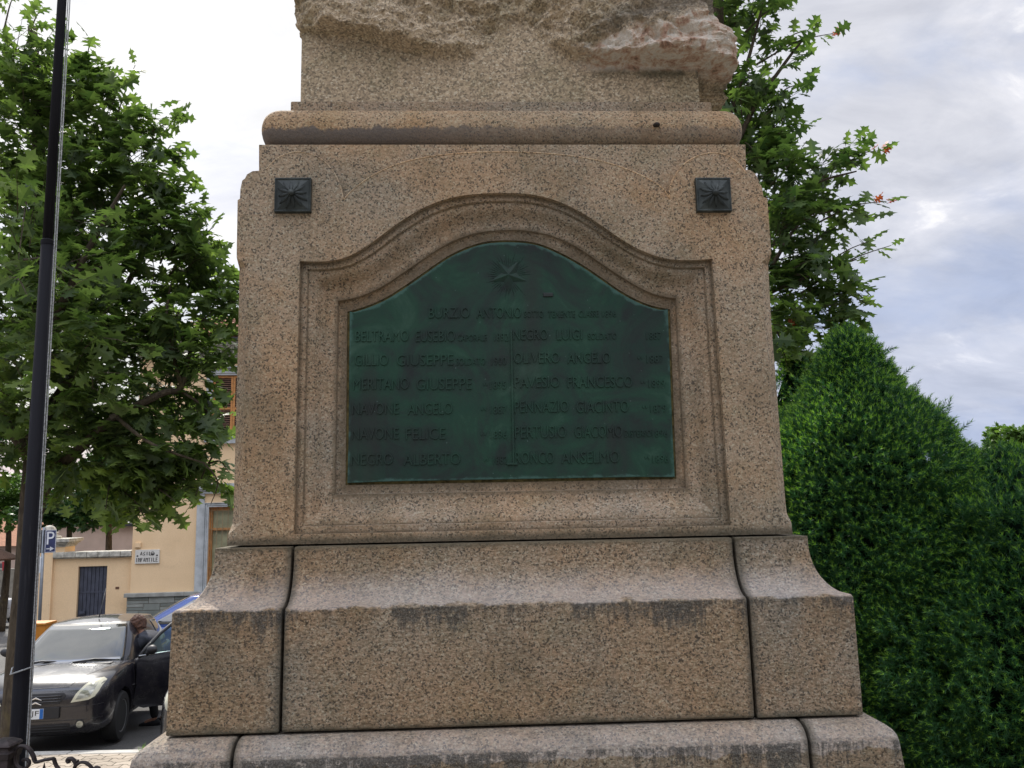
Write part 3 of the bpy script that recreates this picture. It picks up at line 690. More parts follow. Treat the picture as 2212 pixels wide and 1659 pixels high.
for k in (-3, -2, -1, 0, 1):
    dx = k*WP
    if k == 1: continue
    for nm, pp, r_, sm in (('scroll', A, .0068, 1), ('scroll', A2, .0058, 0), ('scroll', A3, .006, 1), ('scroll', S1, .0055, 1), ('scroll', C1, .0062, 1), ('scroll', C2, .0055, 1), ('scroll', C3, .005, 1), ('scroll', L1, .004, 1)):
        scroll(pp, r_, nm, dx, sm)
    e = s3(995, 1275); mb = MB(); mb.lathe(Vector((e.x+dx, 0, e.z)), [(.0001, -.006), (.008, -.004), (.010, 0), (.008, .004), (.0001, .006)], 10, 'y'); mb.build('scroll_knob', IR, fen, smooth=True)
    mb = MB(); a = s3(630, 1295); c_ = s3(635, 1470); mb.rings([[Vector((c_.x+dx+math.cos(q)*r_, math.sin(q)*r_*.5, z)) for q in [k2*math.pi/3 for k2 in range(6)]] for r_, z in ((.004, .06), (.006, c_.z-.1), (.0055, a.z-.075), (.0125, a.z-.045), (.0005, a.z))]); mb.build('spear', IR, fen)
    for z0, z1 in ((.10, .125), (a.z-.16, a.z-.145)):
        mb = MB(); mb.box((s3(120, 1300).x+dx, -.008, z0), (s3(120, 1300).x+dx+WP, .008, z1)); mb.build('rail', IR, fen, bevel=.002)
    for fx in (.36, .64, .86):
        x = s3(120, 1300).x+dx+WP*fx; mb = MB(); mb.tube([(x, 0, .11), (x, 0, a.z-.15)], .006, 6); mb.build('bar', IR, fen)
    zt = fp(10, 1603).z; x = fp(8, 1640).x+dx
    mb = MB(); mb.box((x-.036, -.036, -.02), (x+.036, .036, zt-.05)); mb.rings([rect_ring(z, x-h, x+h, -h, h, .003) for z, h in ((zt-.052, .040), (zt-.03, .044), (zt-.024, .034), (zt-.014, .034), (zt-.008, .044), (zt, .040), (zt+.012, .02))])
    mb.build('post', IR, fen, bevel=.003)
# ================================================================== flagpole
PY = 3.92
pb = at(36, 1640, PY); pt = at(134, 0, PY); pj = at(98, 520, PY)
fx = (pb.x+pt.x)/2
m, g = material('black_pole_paint'); oc = g.n('ShaderNodeTexCoord').outputs['Object']
n = g.noise(g.mapping(oc, scale=(9, 9, .5)), 6, 5, .7); c = g.ramp(n, [(.3, (.006, .006, .008)), (.6, (.012, .012, .015)), (.78, (.035, .035, .038))])
finish(g, c, g.ramp(n, [(.3, .6), (.7, .85)]), .0, g.noise(g.mapping(oc, scale=(3, 3, .5)), 60, 4), .2, .002, .12); PP = m
fl = empty('flagpole', (pb.x, PY, 0)); tag(fl, 'tall stepped black metal flagpole with rope beside the tree trunk', 'flagpole')
def pz(z):  # slight lean of the real pole
    t = (z-pb.z)/(pt.z-pb.z); return lerp(pb.x, pt.x, t)-pb.x
mb = MB(); zj = pj.z
mb.tube([(pz(0), 0, -.0), (pz(.9), 0, .9), (pz(zj-.02), 0, zj-.02)], [.038, .0365, .0285], 20); mb.build('lower_tube', PP, fl, smooth=True)
mb = MB(); mb.tube([(pz(zj-.02), 0, zj-.021), (pz(zj), 0, zj), (pz(zj+.006), 0, zj+.006)], [.0300, .0300, .0245], 20); mb.build('joint_collar', PP, fl, auto=40)
mb = MB(); mb.tube([(pz(zj), 0, zj), (pz(pt.z), 0, pt.z), (pz(7.4), 0, 7.4)], [.0235, .0215, .018], 20); mb.build('upper_tube', PP, fl, smooth=True)
mb = MB(); mb.lathe((pz(7.4), 0, 7.4), [(.0001, -.01), (.03, 0), (.045, .03), (.03, .07), (.0001, .08)], 16); mb.build('finial_ball', PP, fl, smooth=True)
RO = plain('rope', (.30, .31, .31), .9, var=.4, scale=90, bump=.5)
mb = MB()
for o1, o2 in ((.034, .045), (.026, .036)):
    P = [];  zz_ = [1.35, 1.6, 2.2, 3.0, 3.6, 4.3, 5.2, 6.2, 7.35]
    for z in zz_: P.append((pz(z)+lerp(.052, .034, (z-1.3)/6)+(o1-.03)*1.2, -.008, z))
    mb.tube(catm([Vector(p) for p in P], 3), .0032, 6)
mb.build('halyard_rope', RO, fl, smooth=True)
mb = MB(); zt_ = at(60, 1450, PY).z
P = [Vector((pz(zt_)+.045*math.cos(q), .045*math.sin(q), zt_+.014*math.cos(q*1.0)+(.004 if math.sin(q) < 0 else .03))) for q in [2*math.pi*k/24 for k in range(25)]]
mb.tube(P, .0036, 6); mb.build('tie_wire', RO, fl, smooth=True)
# ================================================================== kindergarten building
BY = 22.0; BA = R(6.0)
B0 = at(285, 1190, BY)
Mb = Matrix.Translation((B0.x, B0.y, 0)) @ Matrix.Rotation(BA, 4, 'Z'); Mbi = Mb.inverted()
def bp(px, py, w=0):
    o = Mbi @ Vector((0, 0, CAMZ)); d = Mbi.to_3x3() @ ray(px, py); t = (-w-o.y)/d.y; p = o+d*t; return p.x, p.z
def bs(sx_, sy_, w=0): return bp(sx_/1.8228, sy_/1.8228, w)
m, g = material('peach_render'); oc = g.n('ShaderNodeTexCoord').outputs['Object']
n = g.noise(oc, .9, 6, .6); c = g.ramp(n, [(.3, (.74, .53, .31)), (.7, (.84, .62, .38))])
c = g.mix(g.math('MULTIPLY', g.step(g.noise(g.mapping(oc, scale=(1, 1, 1.6), loc=(3, 3, 1)), 1.6, 5, .7), .52, .7), .35), c, (.64, .46, .28))
c = g.mix(.35, c, g.mix(1, c, g.ramp(g.noise(oc, 40, 4, .7), [(.3, .75), (.7, 1.2)]), 'MULTIPLY'))
finish(g, c, .9, 0, g.noise(oc, 70, 4), .3, .01, .2); PE = m
GS = plain('grey_trim', (.42, .44, .44), .8, var=.15, scale=5, bump=.3, bscale=30)
GT = plain('weathered_cornice', (.42, .41, .36), .85, var=.25, scale=6, bump=.3, bscale=30)
bld = empty('kindergarten_building', (B0.x, B0.y, 0), BA); tag(bld, 'peach rendered two storey building with tiled roof and grey window surrounds', 'building')
BW = 14.0; BD_ = 9.0; zc1 = bs(900, 1407)[1]; gzb = -1.6
u_up0, zs_top = bs(840, 1478); u_up1, zs_bot = bs(918, 1717)
uw0, zw_top = bs(824, 1997); uw1 = uw0+1.25; zw_bot = bs(770, 2330)[1]
u_up1 = u_up0+1.06
# wall with window openings as a frame of boxes
mb = MB(); xs = [0, u_up0, u_up1, BW]
holes = [(uw0, uw1, zw_bot+.02, zw_top), (u_up0, u_up1, zs_bot, zs_top)]
for k in (1, 2, 3): 
    for (a, b_, z0, z1) in holes[:2]: holes.append((a+k*3.1, b_+k*3.1, z0, z1))
mb.box((0, 0, gzb), (BW, BD_, zc1)); wall = mb.build('wall', PE, bld)
for a, b_, z0, z1 in holes:
    mb = MB(); mb.box((a, -.5, z0), (b_, .30, z1)); cut(wall, mb.build('c', None))
WD = plain('orange_wood', (.46, .20, .055), .55, var=.2, scale=12, bump=.2)
SH = plain('brown_louvre', (.15, .085, .055), .6, var=.2, scale=12)
CU = plain('yellowed_pane', (.30, .29, .17), .35, var=.2, scale=5)
GRL = plain('window_grille_iron', (.30, .22, .12), .6, .3)
for k in range(4):
    s = k*3.1
    # lower window
    a, b_, z0, z1 = holes[0] if k == 0 else holes[2*k]
    a, b_ = uw0+s, uw1+s; z0, z1 = holes[0][2], holes[0][3]
    mb = MB(); mb.box((a, .10, z0), (b_, .16, z1)); mb2 = MB()
    wn = MB()
    wn.box((a+.001, .085, z0), (a+.075, .15, z1-.001)); wn.box((b_-.075, .085, z0), (b_-.001, .15, z1-.001)); wn.box((a+.075, .085, z1-.09), (b_-.075, .15, z1-.001))
    zm = bs(850, 2084)[1]; wn.box((a+.075, .085, zm-.035), (b_-.075, .15, zm+.03)); wn.box(((a+b_)/2-.03, .085, z0), ((a+b_)/2+.03, .151, zm-.035))
    wo = wn.build('window', WD, bld, bevel=.004)
    mb = MB(); mb.box((a+.07, .155, z0), (b_-.07, .175, z1-.05)); mb.build('pane', CU, wo)
    mb = MB()
    for j in range(9): x = lerp(a+.06, b_-.06, j/8); mb.tube([(x, .045, z0), (x, .045, z1-.03)], .008, 6)
    for zz_ in (zm, bs(830, 2235)[1], z1-.10): mb.box((a+.01, .030, zz_-.006), (b_-.01, .044, zz_+.006))
    mb.build('grille', GRL, wo)
    # surround
    mb = MB(); ow = .20
    def arch(x0, x1, z0_, z1_, d0, wd):
        mb.box((x0-wd, -d0, z0_), (x0, 0, z1_+wd)); mb.box((x1, -d0, z0_), (x1+wd, 0, z1_+wd)); mb.box((x0, -d0, z1_), (x1, 0, z1_+wd))
    arch(a, b_, z0-.06, z1, .055, .045); arch(a-.0452, b_+.0452, z0-.06, z1+.0452, .075, .02); arch(a-.0654, b_+.0654, z0-.06, z1+.0654, .05, .03); arch(a-.0956, b_+.0956, z0-.06, z1+.0956, .085, .02)
    zc_ = bs(770, 1945)[1]; zt2 = bs(770, 1910)[1]
    mb.box((a-.305, -.055, z0-.06), (a-.117, 0, zc_)); mb.box((b_+.117, -.055, z0-.06), (b_+.305, 0, zc_))
    mb.box((a-.33, -.09, zc_+.001), (b_+.33, 0, zc_+.07)); mb.box((a-.36, -.13, zc_+.072), (b_+.36, 0, zc_+.12)); mb.box((a-.41, -.19, zc_+.122), (b_+.41, 0, zt2+.03))
    mb.build('window_surround', GS, bld, bevel=.004)
    # upper window with shutters
    a, b_ = u_up0+s, u_up1+s; z0, z1 = holes[1][2], holes[1][3]; mid = (a+b_)/2
    for q0, q1 in ((a+.004, mid-.003), (mid+.003, b_-.004)):
        fr = MB(); st = .055
        fr.box((q0, .02, z0+.01), (q0+st, .065, z1-.01)); fr.box((q1-st, .02, z0+.01), (q1, .065, z1-.01))
        zmm = bs(880, 1608)[1]
        for za_, zb_ in ((z0+.01, z0+.07), (zmm-.03, zmm+.03), (z1-.07, z1-.01)): fr.box((q0+st, .02, za_), (q1-st, .065, zb_))
        so_ = fr.build('shutter', WD, bld, bevel=.003)
        lv_ = MB()
        for (za_, zb_) in ((z0+.07, zmm-.03), (zmm+.03, z1-.07)):
            nn = int((zb_-za_)/.056)
            for j in range(nn):
                zc_ = za_+(j+.5)*(zb_-za_)/nn
                M_ = Matrix.Translation(((q0+q1)/2, .046, zc_)) @ Matrix.Rotation(R(38), 4, 'X'); hw = (q1-q0)/2-st
                lv_.box((-hw, -.03, -.005), (hw, .03, .005), M_)
        lv_.build('louvres', SH, so_)
    mb = MB(); mb.box((a, .09, z0), (b_, .12, z1)); mb.build('pane', plain('dark_window', (.02, .02, .02), .2) if k == 0 else bpy.data.materials['dark_window'], bld)
    mb = MB(); arch(a, b_, z0, z1, .05, .05); arch(a-.0502, b_+.0502, z0, z1+.0502, .075, .03); arch(a-.0804, b_+.0804, z0, z1+.0804, .045, .08)
    mb.box((a-.20, -.14, z0-.055), (b_+.20, 0.02, z0-.001)); mb.box((a-.17, -.09, z0-.165), (b_+.17, 0, z0-.057)); mb.box((a+.13, -.11, z0-.20), (b_-.13, -.001, z0-.06))
    mb.box((a-.25, -.13, z1+.18), (b_+.25, 0, z1+.24))
    mb.build('window_surround', GS, bld, bevel=.004)
# string course, frieze, brackets, cornice
mb = MB(); zt0b = zc1; zk = bs(900, 1357)[1]; zbk = bs(900, 1378)[1]
mb.box((-.04, -.05, zc1-.07), (BW+.04, BD_+.05, zc1-.03)); mb.box((-.07, -.08, zc1-.03), (BW+.07, BD_+.08, zc1+.01)); mb.box((-.02, -.02, zc1+.012), (BW+.02, BD_+.02, zbk+.02))
for k in range(34):
    x = -.05+k*.42; mb.box((x, -.28, zc1+.06), (x+.13, -.021, zbk+.02)); mb.box((x+.01, -.20, zc1+.02), (x+.12, -.021, zc1+.058))
mb.box((-.38, -.36, zbk+.022), (BW+.38, BD_+.36, zbk+.06)); mb.box((-.42, -.42, zbk+.062), (BW+.42, BD_+.42, zk+.02))
mb.build('cornice', GT, bld, bevel=.004)
mb = MB(); zg = bs(900, 1341)[1]
mb.box((-.50, -.52, zk+.022), (BW+.50, -.40, zg)); mb.box((-.55, -.52, zk+.022), (-.505, BD_+.5, zg)); mb.build('gutter', plain('gutter_metal', (.045, .045, .05), .5, .4), bld, bevel=.01)
# hipped pantile roof
m, g = material('terracotta_tiles'); oc = g.n('ShaderNodeTexCoord').outputs['Object']
rp = g.n('ShaderNodeNewGeometry').outputs['Random Per Island']
c = g.ramp(rp, [(0, (.20, .085, .055)), (.35, (.34, .15, .09)), (.7, (.42, .22, .13)), (1, (.50, .34, .22))]); c = g.mix(1, c, g.ramp(g.noise(oc, 9, 5, .7), [(.3, .6), (.7, 1.15)]), 'MULTIPLY')
finish(g, c, .85, 0, g.noise(oc, 60, 3), .3, .01, .2); TI = m
ze = zg+.02; pitch = math.tan(R(22)); mb = MB(); run = BD_/2+.55
mb.add([Vector(p) for p in ((-.5, -.5, ze-.03), (BW+.5, -.5, ze-.03), (BW-run+.5, run-.5, ze-.03+run*pitch), (run-.5, run-.5, ze-.03+run*pitch), (-.5, BD_+.5, ze-.03), (BW+.5, BD_+.5, ze-.03))], [(0, 1, 2, 3), (0, 3, 4), (1, 5, 2), (4, 3, 2, 5)])
roof = mb.build('roof', TI, bld)
mb = MB(); tw = .20; tl = .34; nrow = 16
ca = math.cos(math.atan(pitch)); sa = math.sin(math.atan(pitch))
for r_ in range(nrow):
    for cidx in range(int((BW+1)/tw)):
        x = -.5+(cidx+.5)*tw; s0 = r_*tl*.82
        if x < -.5+s0*ca+.02 or x > BW+.5-s0*ca: continue
        P0 = Vector((x+rng.normal()*.004, -.56+s0*ca, ze+s0*sa+.022)); dl = Vector((0, ca, sa)); nn = Vector((0, -sa, ca)); rg = []
        for f in (0, 1):
            rr_ = tw*(.56-.10*f); off = nn*(.012*(1-f))
            rg.append([P0+dl*tl*f+off+Vector((math.cos(q)*rr_, 0, 0))+nn*math.sin(q)*rr_*.75 for q in [math.pi*k/6 for k in range(7)]])
        b0 = len(mb.v); mb.rings(rg, cap=False, closed=False)
        mb.add([rg[0][k]*1.0 for k in range(7)]+[rg[0][k]-nn*.012-(rg[0][k]-P0-off)*.12 for k in range(7)], [(k, k+1, 8+k, 7+k) for k in range(6)])
mb.build('pantiles', TI, roof, fix=False)
# stone plinth of the building: coursed random blocks
m, g = material('grey_ashlar'); oc = g.n('ShaderNodeTexCoord').outputs['Object']
rp = g.n('ShaderNodeNewGeometry').outputs['Random Per Island']
c = g.ramp(rp, [(0, (.16, .175, .155)), (.5, (.22, .235, .21)), (1, (.29, .30, .27))]); c = g.mix(1, c, g.ramp(g.noise(oc, 4, 5, .7), [(.3, .8), (.7, 1.15)]), 'MULTIPLY')
finish(g, c, .85, 0, g.noise(oc, 30, 4), .5, .01, .3); AS = m
zp0, zp1 = bs(700, 2346)[1], bs(700, 2330)[1]
pj_ = bs(500, 2400)[0]
mb = MB(); z = zp0; rs_ = random.Random(4)
while z > gzb:
    hgt = rs_.choice((.17, .22, .25)); x = pj_
    while x < BW:
        wd = rs_.choice((.3, .42, .55, .65)); 
        if rs_.random() < .3: mb.box((x+.006, -.07, z-hgt/2+.006), (min(x+wd, BW)-.006, .02, z-.006)); mb.box((x+.006, -.07, z-hgt+.006), (min(x+wd, BW)-.006, .02, z-hgt/2-.006))
        else: mb.box((x+.006, -.075, z-hgt+.006), (min(x+wd, BW)-.006, .02, z-.006))
        x += wd
    z -= hgt
mb.build('plinth_blocks', AS, bld, bevel=.006)
mb = MB(); mb.box((pj_+.02, -.055, gzb), (BW, .01, zp0)); mb.build('plinth_mortar', plain('mortar', (.20, .17, .12), .9), bld)
mb = MB(); xx = pj_-.06
while xx < BW: mb.box((xx+.003, -.13, zp0+.002), (min(xx+1.5, BW)-.003, .02, zp1)); xx += 1.5
mb.build('plinth_coping', plain('coping_grey', (.30, .30, .27), .85, var=.2, bump=.4), bld, bevel=.01)
# sign ASILO INFANTILE
(xa, za), (xb, zb) = bs(531, 2220, .03), bs(629, 2163, .03)
sg = empty('school_sign', Mb @ Vector((xa, -.03, za)), BA); tag(sg, 'white rectangular sign reading ASILO INFANTILE in black on the peach wall', 'sign')
W_, H_ = xb-xa, zb-za
SW = plain('sign_enamel', (.62, .60, .54), .5, var=.08); BK = plain('sign_black', (.035, .032, .03), .6)
mb = MB(); mb.box((0, -.012, 0), (W_, .03, H_)); mb.build('board', SW, sg, bevel=.004)
mb = MB(); MS = Matrix(((1, 0, 0, 0), (0, 0, -1, 0), (0, 1, 0, 0), (0, 0, 0, 1)))
def sgn(body, x0, x1, z0, h): text_mesh(mb, body, Matrix.Translation((x0*W_, -.0115, z0*H_)) @ MS, (x1-x0)*W_, h*H_, .006)
def stroke(x0, z0, x1, z1, t=.014):
    a, b_ = Vector((x0*W_, 0, z0*H_)), Vector((x1*W_, 0, z1*H_)); d_ = (b_-a).normalized(); n_ = Vector((-d_.z, 0, d_.x))*t/2
    mb.poly([a-n_+Vector((0, -.0115, 0)), b_-n_+Vector((0, -.0115, 0)), b_+n_+Vector((0, -.0115, 0)), a+n_+Vector((0, -.0115, 0))], (0, -.005, 0))
def glyph(ch, x, z, w_, h):
    S = {'A': [(0, 0, .55, 1), (.55, 1, 1, 1) if 0 else (.55, 1, .9, 0), (.3, .35, .8, .35)], 'S': [(0, 0, .9, .1), (.9, .1, .1, .6), (.1, .6, .9, 1)], 'I': [(.5, 0, .5, 1)],
         'L': [(.2, 1, .2, 0), (.2, 0, 1, 0)], 'N': [(.1, 0, .1, 1), (.1, 1, .9, .5), (.9, 0, .9, 1)], 'F': [(.15, 0, .15, 1), (.15, .95, .9, .95), (.15, .55, .75, .55)],
         'T': [(.5, 0, .5, 1), (0, .95, 1, .95)], 'E': [(.15, 0, .15, 1), (.15, .95, .9, .95), (.15, .5, .8, .5), (.15, .04, .95, .04)]}[ch]
    for a in S: stroke(x+a[0]*w_, z+a[1]*h, x+a[2]*w_, z+a[3]*h, .017 if a[0] == a[2] else .012)
for i, ch in enumerate('ASIL'): glyph(ch, .21+i*.118, .60, .09, .25)
for i, ch in enumerate('INFANTILE'): glyph(ch, .035+i*.103, .13, .082, .28)
def disc(cx, cz_, r, lo=0, hi=360, dep=.005):
    P = [Vector((cx*W_+r*math.cos(R(q)), -.0115, cz_*H_+r*math.sin(R(q)))) for q in np.linspace(lo, hi, 25)[:-1 if hi-lo == 360 else None]]
    mb.poly(P, (0, -dep, 0))
P = [Vector((.72*W_+.05*math.cos(R(q)), -.0115, .715*H_+.05*math.sin(R(q)))) for q in range(0, 360, 15)]
for k in range(24):
    a, b_ = P[k], P[(k+1) % 24]; ce = Vector((.72*W_, -.0115, .715*H_)); mb.poly([a, b_, ce+(b_-ce)*.74, ce+(a-ce)*.74], (0, -.005, 0))
disc(.72, .73, .038, 180, 360, .006)
disc(.10, .555, .022); disc(.905, .57, .022)
mb.build('lettering', BK, sg)
(xa, za), (xb, zb) = bs(533, 2157, .05), bs(551, 2136, .05)
jb = empty('junction_box', Mb @ Vector(((xa+xb)/2, 0, za)), BA); tag(jb, 'small square peach junction box on the wall above the school sign', 'junction box')
mb = MB(); mb.box((-.075, -.06, 0), (.075, 0, zb-za)); mb.build('box_body', PE, jb, bevel=.006); mb = MB(); mb.box((-.062, -.068, .014), (.062, -.0605, zb-za-.014)); mb.build('box_lid', PE, jb, bevel=.004)
# ---- garden wall with gate
gw = empty('garden_wall', (B0.x, B0.y, 0), BA); tag(gw, 'peach garden wall with stone coping and dark boarded gate left of the building', 'wall')
x_p, _ = bs(213, 2200, -.12); x_g0, zg_t = bs(309, 2231, -.12); x_g1, _ = bs(423, 2228, -.12); _, z_cb = bs(400, 2193, -.0); _, z_ct = bs(400, 2171, 0)
mb = MB(); T0, T1 = .12, .42
mb.box((x_p, T0, gzb), (x_g0, T1, z_cb-.03)); mb.box((x_g1, T0, gzb), (-.002, T1, z_cb-.03)); mb.box((x_g0, T0, zg_t), (x_g1, T1, z_cb-.03)); mb.build('wall', PE, gw)
mb = MB(); n_ = 7
for k in range(n_): a = lerp(x_p+.005, -.01, k/n_); b_ = lerp(x_p+.005, -.01, (k+1)/n_); mb.box((a+.003, 0, z_cb), (b_-.003, .52, z_ct))
mb.box((x_p+.01, .06, z_cb-.031), (-.01, .48, z_cb-.001))
mb.build('coping', plain('coping_stone', (.42, .40, .34), .88, var=.35, scale=9, bump=.6, bscale=25), gw, bevel=.015)
mb = MB(); GM = plain('gate_metal', (.060, .066, .090), .5, .3, var=.25, scale=5)
nb = 7
for k in range(nb): a = lerp(x_g0+.02, x_g1-.02, k/nb); b_ = lerp(x_g0+.02, x_g1-.02, (k+1)/nb); mb.box((a+.006, .19, gzb), (b_-.006, .215+.006*(k % 2), zg_t-.012))
mb.box((x_g0, .216, gzb), (x_g1, .235, zg_t)); zmid = bs(360, 2333, -.12)[1]; mb.box((x_g0+.02, .182, zmid-.02), (x_g1-.02, .1895, zmid+.02))
gt = mb.build('gate', GM, gw, bevel=.003)
mb = MB(); zh = bs(310, 2415, -.12)[1]; mb.box((x_g0+.05, .15, zh-.05), (x_g0+.20, .189, zh+.05)); mb.box((x_g0+.09, .11, zh-.01), (x_g0+.22, .149, zh+.015)); mb.build('lock', GM, gt, bevel=.004)
a_, z_ = bs(462, 2315, -.12); mb = MB(); mb.box((a_-.045, .112, z_-.03), (a_+.045, .125, z_+.03)); mb.build('letter_slot', plain('rust_brown', (.13, .06, .03), .7), gw)
# gate pier with domed finial
pr = empty('gate_pier', (B0.x, B0.y, 0), BA); tag(pr, 'peach gate pier with moulded cap and domed stone finial', 'pier')
xp0 = x_p-.72; zc0 = bs(240, 2162, -.2)[1]; zc2 = bs(240, 2122, -.2)[1]; zd0 = bs(193, 2121, -.3)[1]; zd1 = bs(193, 2071, -.3)[1]
mb = MB(); mb.box((xp0, .04, gzb), (x_p, .60, z_ct-.05)); mb.box((xp0+.03, .10, z_ct-.049), (x_p+.26, .74, zc0+.06)); mb.build('shaft', PE, pr)
mb = MB()
for z0, z1, o in ((zc0+.061, zc0+.10, .03), (zc0+.101, zc0+.14, .06), (zc0+.141, zc0+.185, .10), (zc0+.186, zc2+.01, .15)): mb.box((xp0+.03-o, .10-o, z0), (x_p+.26+o, .74+o, z1))
CS = bpy.data.materials['coping_stone']; mb.build('cap', CS, pr, bevel=.01)
cx = bs(193, 2100, -.4)[0]; mb = MB(); hd = zd1-zc2
mb.lathe((cx, .42, zc2+.011), [(.30, 0), (.30, .05), (.24, .07), (.20, .12), (.20, hd*.42), (.23, hd*.46)] + [(.175*1.0*math.cos(R(q))+.001, hd*.46+.012+(hd*.52)*math.sin(R(q))) for q in range(0, 91, 10)], 24)
mb.build('finial', CS, pr, auto=40)
# ---- parking sign post in front of the wall
SY = 20.2; a = at(155/1.8228, 2450/1.8228, SY); b_ = at(174/1.8228, 2080/1.8228, SY)
sp_ = empty('parking_sign', (a.x, SY, gz(SY))); tag(sp_, 'blue parking sign with white P and arrow on a leaning grey pole', 'road sign')
GP = plain('galvanised', (.24, .26, .28), .45, .6); BL = plain('sign_blue', (.035, .045, .12), .5); WH = plain('sign_white', (.72, .74, .76), .5)
tb = Vector((b_.x-a.x, 0, b_.z-gz(SY))); lean = tb.x/(b_.z-a.z)
def lx(z): return (z-(a.z-gz(SY)))*lean
mb = MB(); mb.tube([(lx(0), 0, 0), (lx(tb.z+.02), 0, tb.z+.02)], .036, 12); mb.build('pole', GP, sp_, smooth=True)
c0 = at(178/1.8228, 2177/1.8228, SY); c1 = at(206/1.8228, 2086/1.8228, SY); z0 = c0.z-gz(SY); z1 = c1.z-gz(SY); x0 = c0.x-a.x
RS = Matrix.Translation((x0-.005, -.03, z0)) @ Matrix.Rotation(R(-3), 4, 'Y') @ Matrix.Rotation(R(56), 4, 'Z')
wd = .25; hh = z1-z0
RS = Matrix.Translation((x0+.0, -.045, z0)) @ Matrix.Rotation(R(46), 4, 'Z')
mb = MB(); mb.box((0, 0, 0), (wd, .02, hh), RS); mb.build('sign_plate', BL, sp_, bevel=.004)
mb = MB()
for (p, q) in (((.008, -.003, .008), (wd-.008, -.001, .018)), ((.008, -.003, hh-.018), (wd-.008, -.001, hh-.008)), ((.008, -.003, .018), (.018, -.001, hh-.018)), ((wd-.018, -.003, .018), (wd-.008, -.001, hh-.018))): mb.box(p, q, RS)
text_mesh(mb, 'P', RS @ Matrix.Translation((.04, -.001, hh*.36)) @ MS, .165, hh*.56, .003)
mb.box((.04, -.004, hh*.155), (.13, -.001, hh*.195), RS); mb.add([RS @ Vector(p) for p in ((.12, -.004, hh*.08), (.12, -.004, hh*.27), (.21, -.004, hh*.175), (.12, -.001, hh*.08), (.12, -.001, hh*.27), (.21, -.001, hh*.175))], [(0, 2, 1), (3, 4, 5), (0, 1, 4, 3), (1, 2, 5, 4), (2, 0, 3, 5)])
mb.build('sign_symbol', WH, sp_)
RB = Matrix.Translation((x0-.03, -.02, z0)) @ Matrix.Rotation(R(165), 4, 'Z')
mb = MB(); mb.box((0, -.02, 0), (.30, .02, hh), RB); mb.build('sign_back', plain('sign_grey', (.055, .06, .07), .5, .4), sp_, bevel=.004)
mb = MB(); c2_ = at(150/1.8228, 2256/1.8228, SY); c3_ = at(164/1.8228, 2192/1.8228, SY)
mb.box((c3_.x-a.x-.28, -.045, c2_.z-gz(SY)), (c3_.x-a.x+.015, -.035, c3_.z-gz(SY))); sn = mb.build('notice_plate', WH, sp_, bevel=.002)
mb = MB(); zz0 = c2_.z-gz(SY); xx0 = c3_.x-a.x
text_mesh(mb, 'ale', Matrix.Translation((xx0-.12, -.0455, zz0+.05)) @ MS, .11, .05, .002); mb.build('notice_text', BK, sn)
mb = MB(); mb.lathe((xx0-.09, -.047, zz0+.27), [(.0001, 0), (.06, 0), (.06, .0015), (.0001, .0015)], 16, 'y'); mb.build('notice_disc', BL, sn)
# orange cabinet behind the black car
a = at(176/1.8228, 2497/1.8228, 17.5); b_ = at(176/1.8228, 2453/1.8228, 17.5)
cb = empty('orange_cabinet', (a.x, 17.5, gz(17.5))); tag(cb, 'small orange cabinet standing at the foot of the parking sign', 'cabinet')
hgt = b_.z-gz(17.5); OR = plain('orange_plastic', (.50, .19, .02), .5, var=.1)
mb = MB(); mb.box((-.55, 0, 0), (0, .4, hgt-.05)); mb.build('cabinet_body', OR, cb, bevel=.01); mb = MB(); mb.box((-.57, -.02, hgt-.049), (.015, .42, hgt)); mb.build('cabinet_lid', OR, cb, bevel=.01)
# street lamp far behind
a = at(165/1.8228, 1926/1.8228, 24.5); b_ = at(238/1.8228, 1934/1.8228, 24.5)
sl = empty('street_lamp', (a.x-.55, 24.5, gz(24.5))); tag(sl, 'street lamp with flat white head above the garden wall', 'street lamp')
h_ = a.z-gz(24.5); mb = MB(); mb.tube([(0, 0, 0), (0, 0, h_-.15), (.12, 0, h_), (.6, 0, h_+.0)], [.07, .05, .04, .03], 10); mb.build('pole', GP, sl, smooth=True)
mb = MB(); mb.rings([rect_ring(h_-.02, .55, .55+b_.x-a.x, -.13, .13, .05, 4), rect_ring(h_+.03, .55, .55+b_.x-a.x, -.13, .13, .05, 4)]); mb.build('lamp_head', plain('lamp_white', (.75, .76, .78), .4), sl, bevel=.008)
# far left: pale house, parasol, red board
Y5 = 46
a = at(0, 2230/1.8228, Y5); b_ = at(78/1.8228, 2148/1.8228, Y5)
hs = empty('pink_house', (a.x-6, Y5, gz(Y5))); tag(hs, 'pale pink house far away at the left edge behind the cars', 'house')
PK = plain('pink_render', (.50, .38, .31), .9, var=.1, scale=1)
hz = b_.z-gz(Y5); mb = MB(); mb.box((0, 0, 0), (9.2, 8, hz)); mb.build('wall', PK, hs)
mb = MB(); mb.add([(-.4, -.4, hz), (9.6, -.4, hz), (9.6, 8.4, hz), (-.4, 8.4, hz), (1.5, 4, hz+2.2), (7.5, 4, hz+2.2)], [(0, 1, 5, 4), (1, 2, 5), (2, 3, 4, 5), (3, 0, 4), (0, 3, 2, 1)]); mb.build('roof', TI, hs)
for x in (5.6, 7.4): 
    mb = MB(); mb.box((x, -.03, 1.2), (x+.9, .02, 2.6)); wi = mb.build('window', plain('far_window', (.10, .10, .10), .3), hs); mb = MB(); mb.box((x-.08, -.05, 1.12), (x+.98, -.031, 1.2)); mb.build('sill', GS, wi)
c_ = at(-5, 2165/1.8228, 30); pu = empty('parasol', (c_.x-.3, 30, gz(30))); tag(pu, 'brown thatched parasol at the left edge', 'parasol')
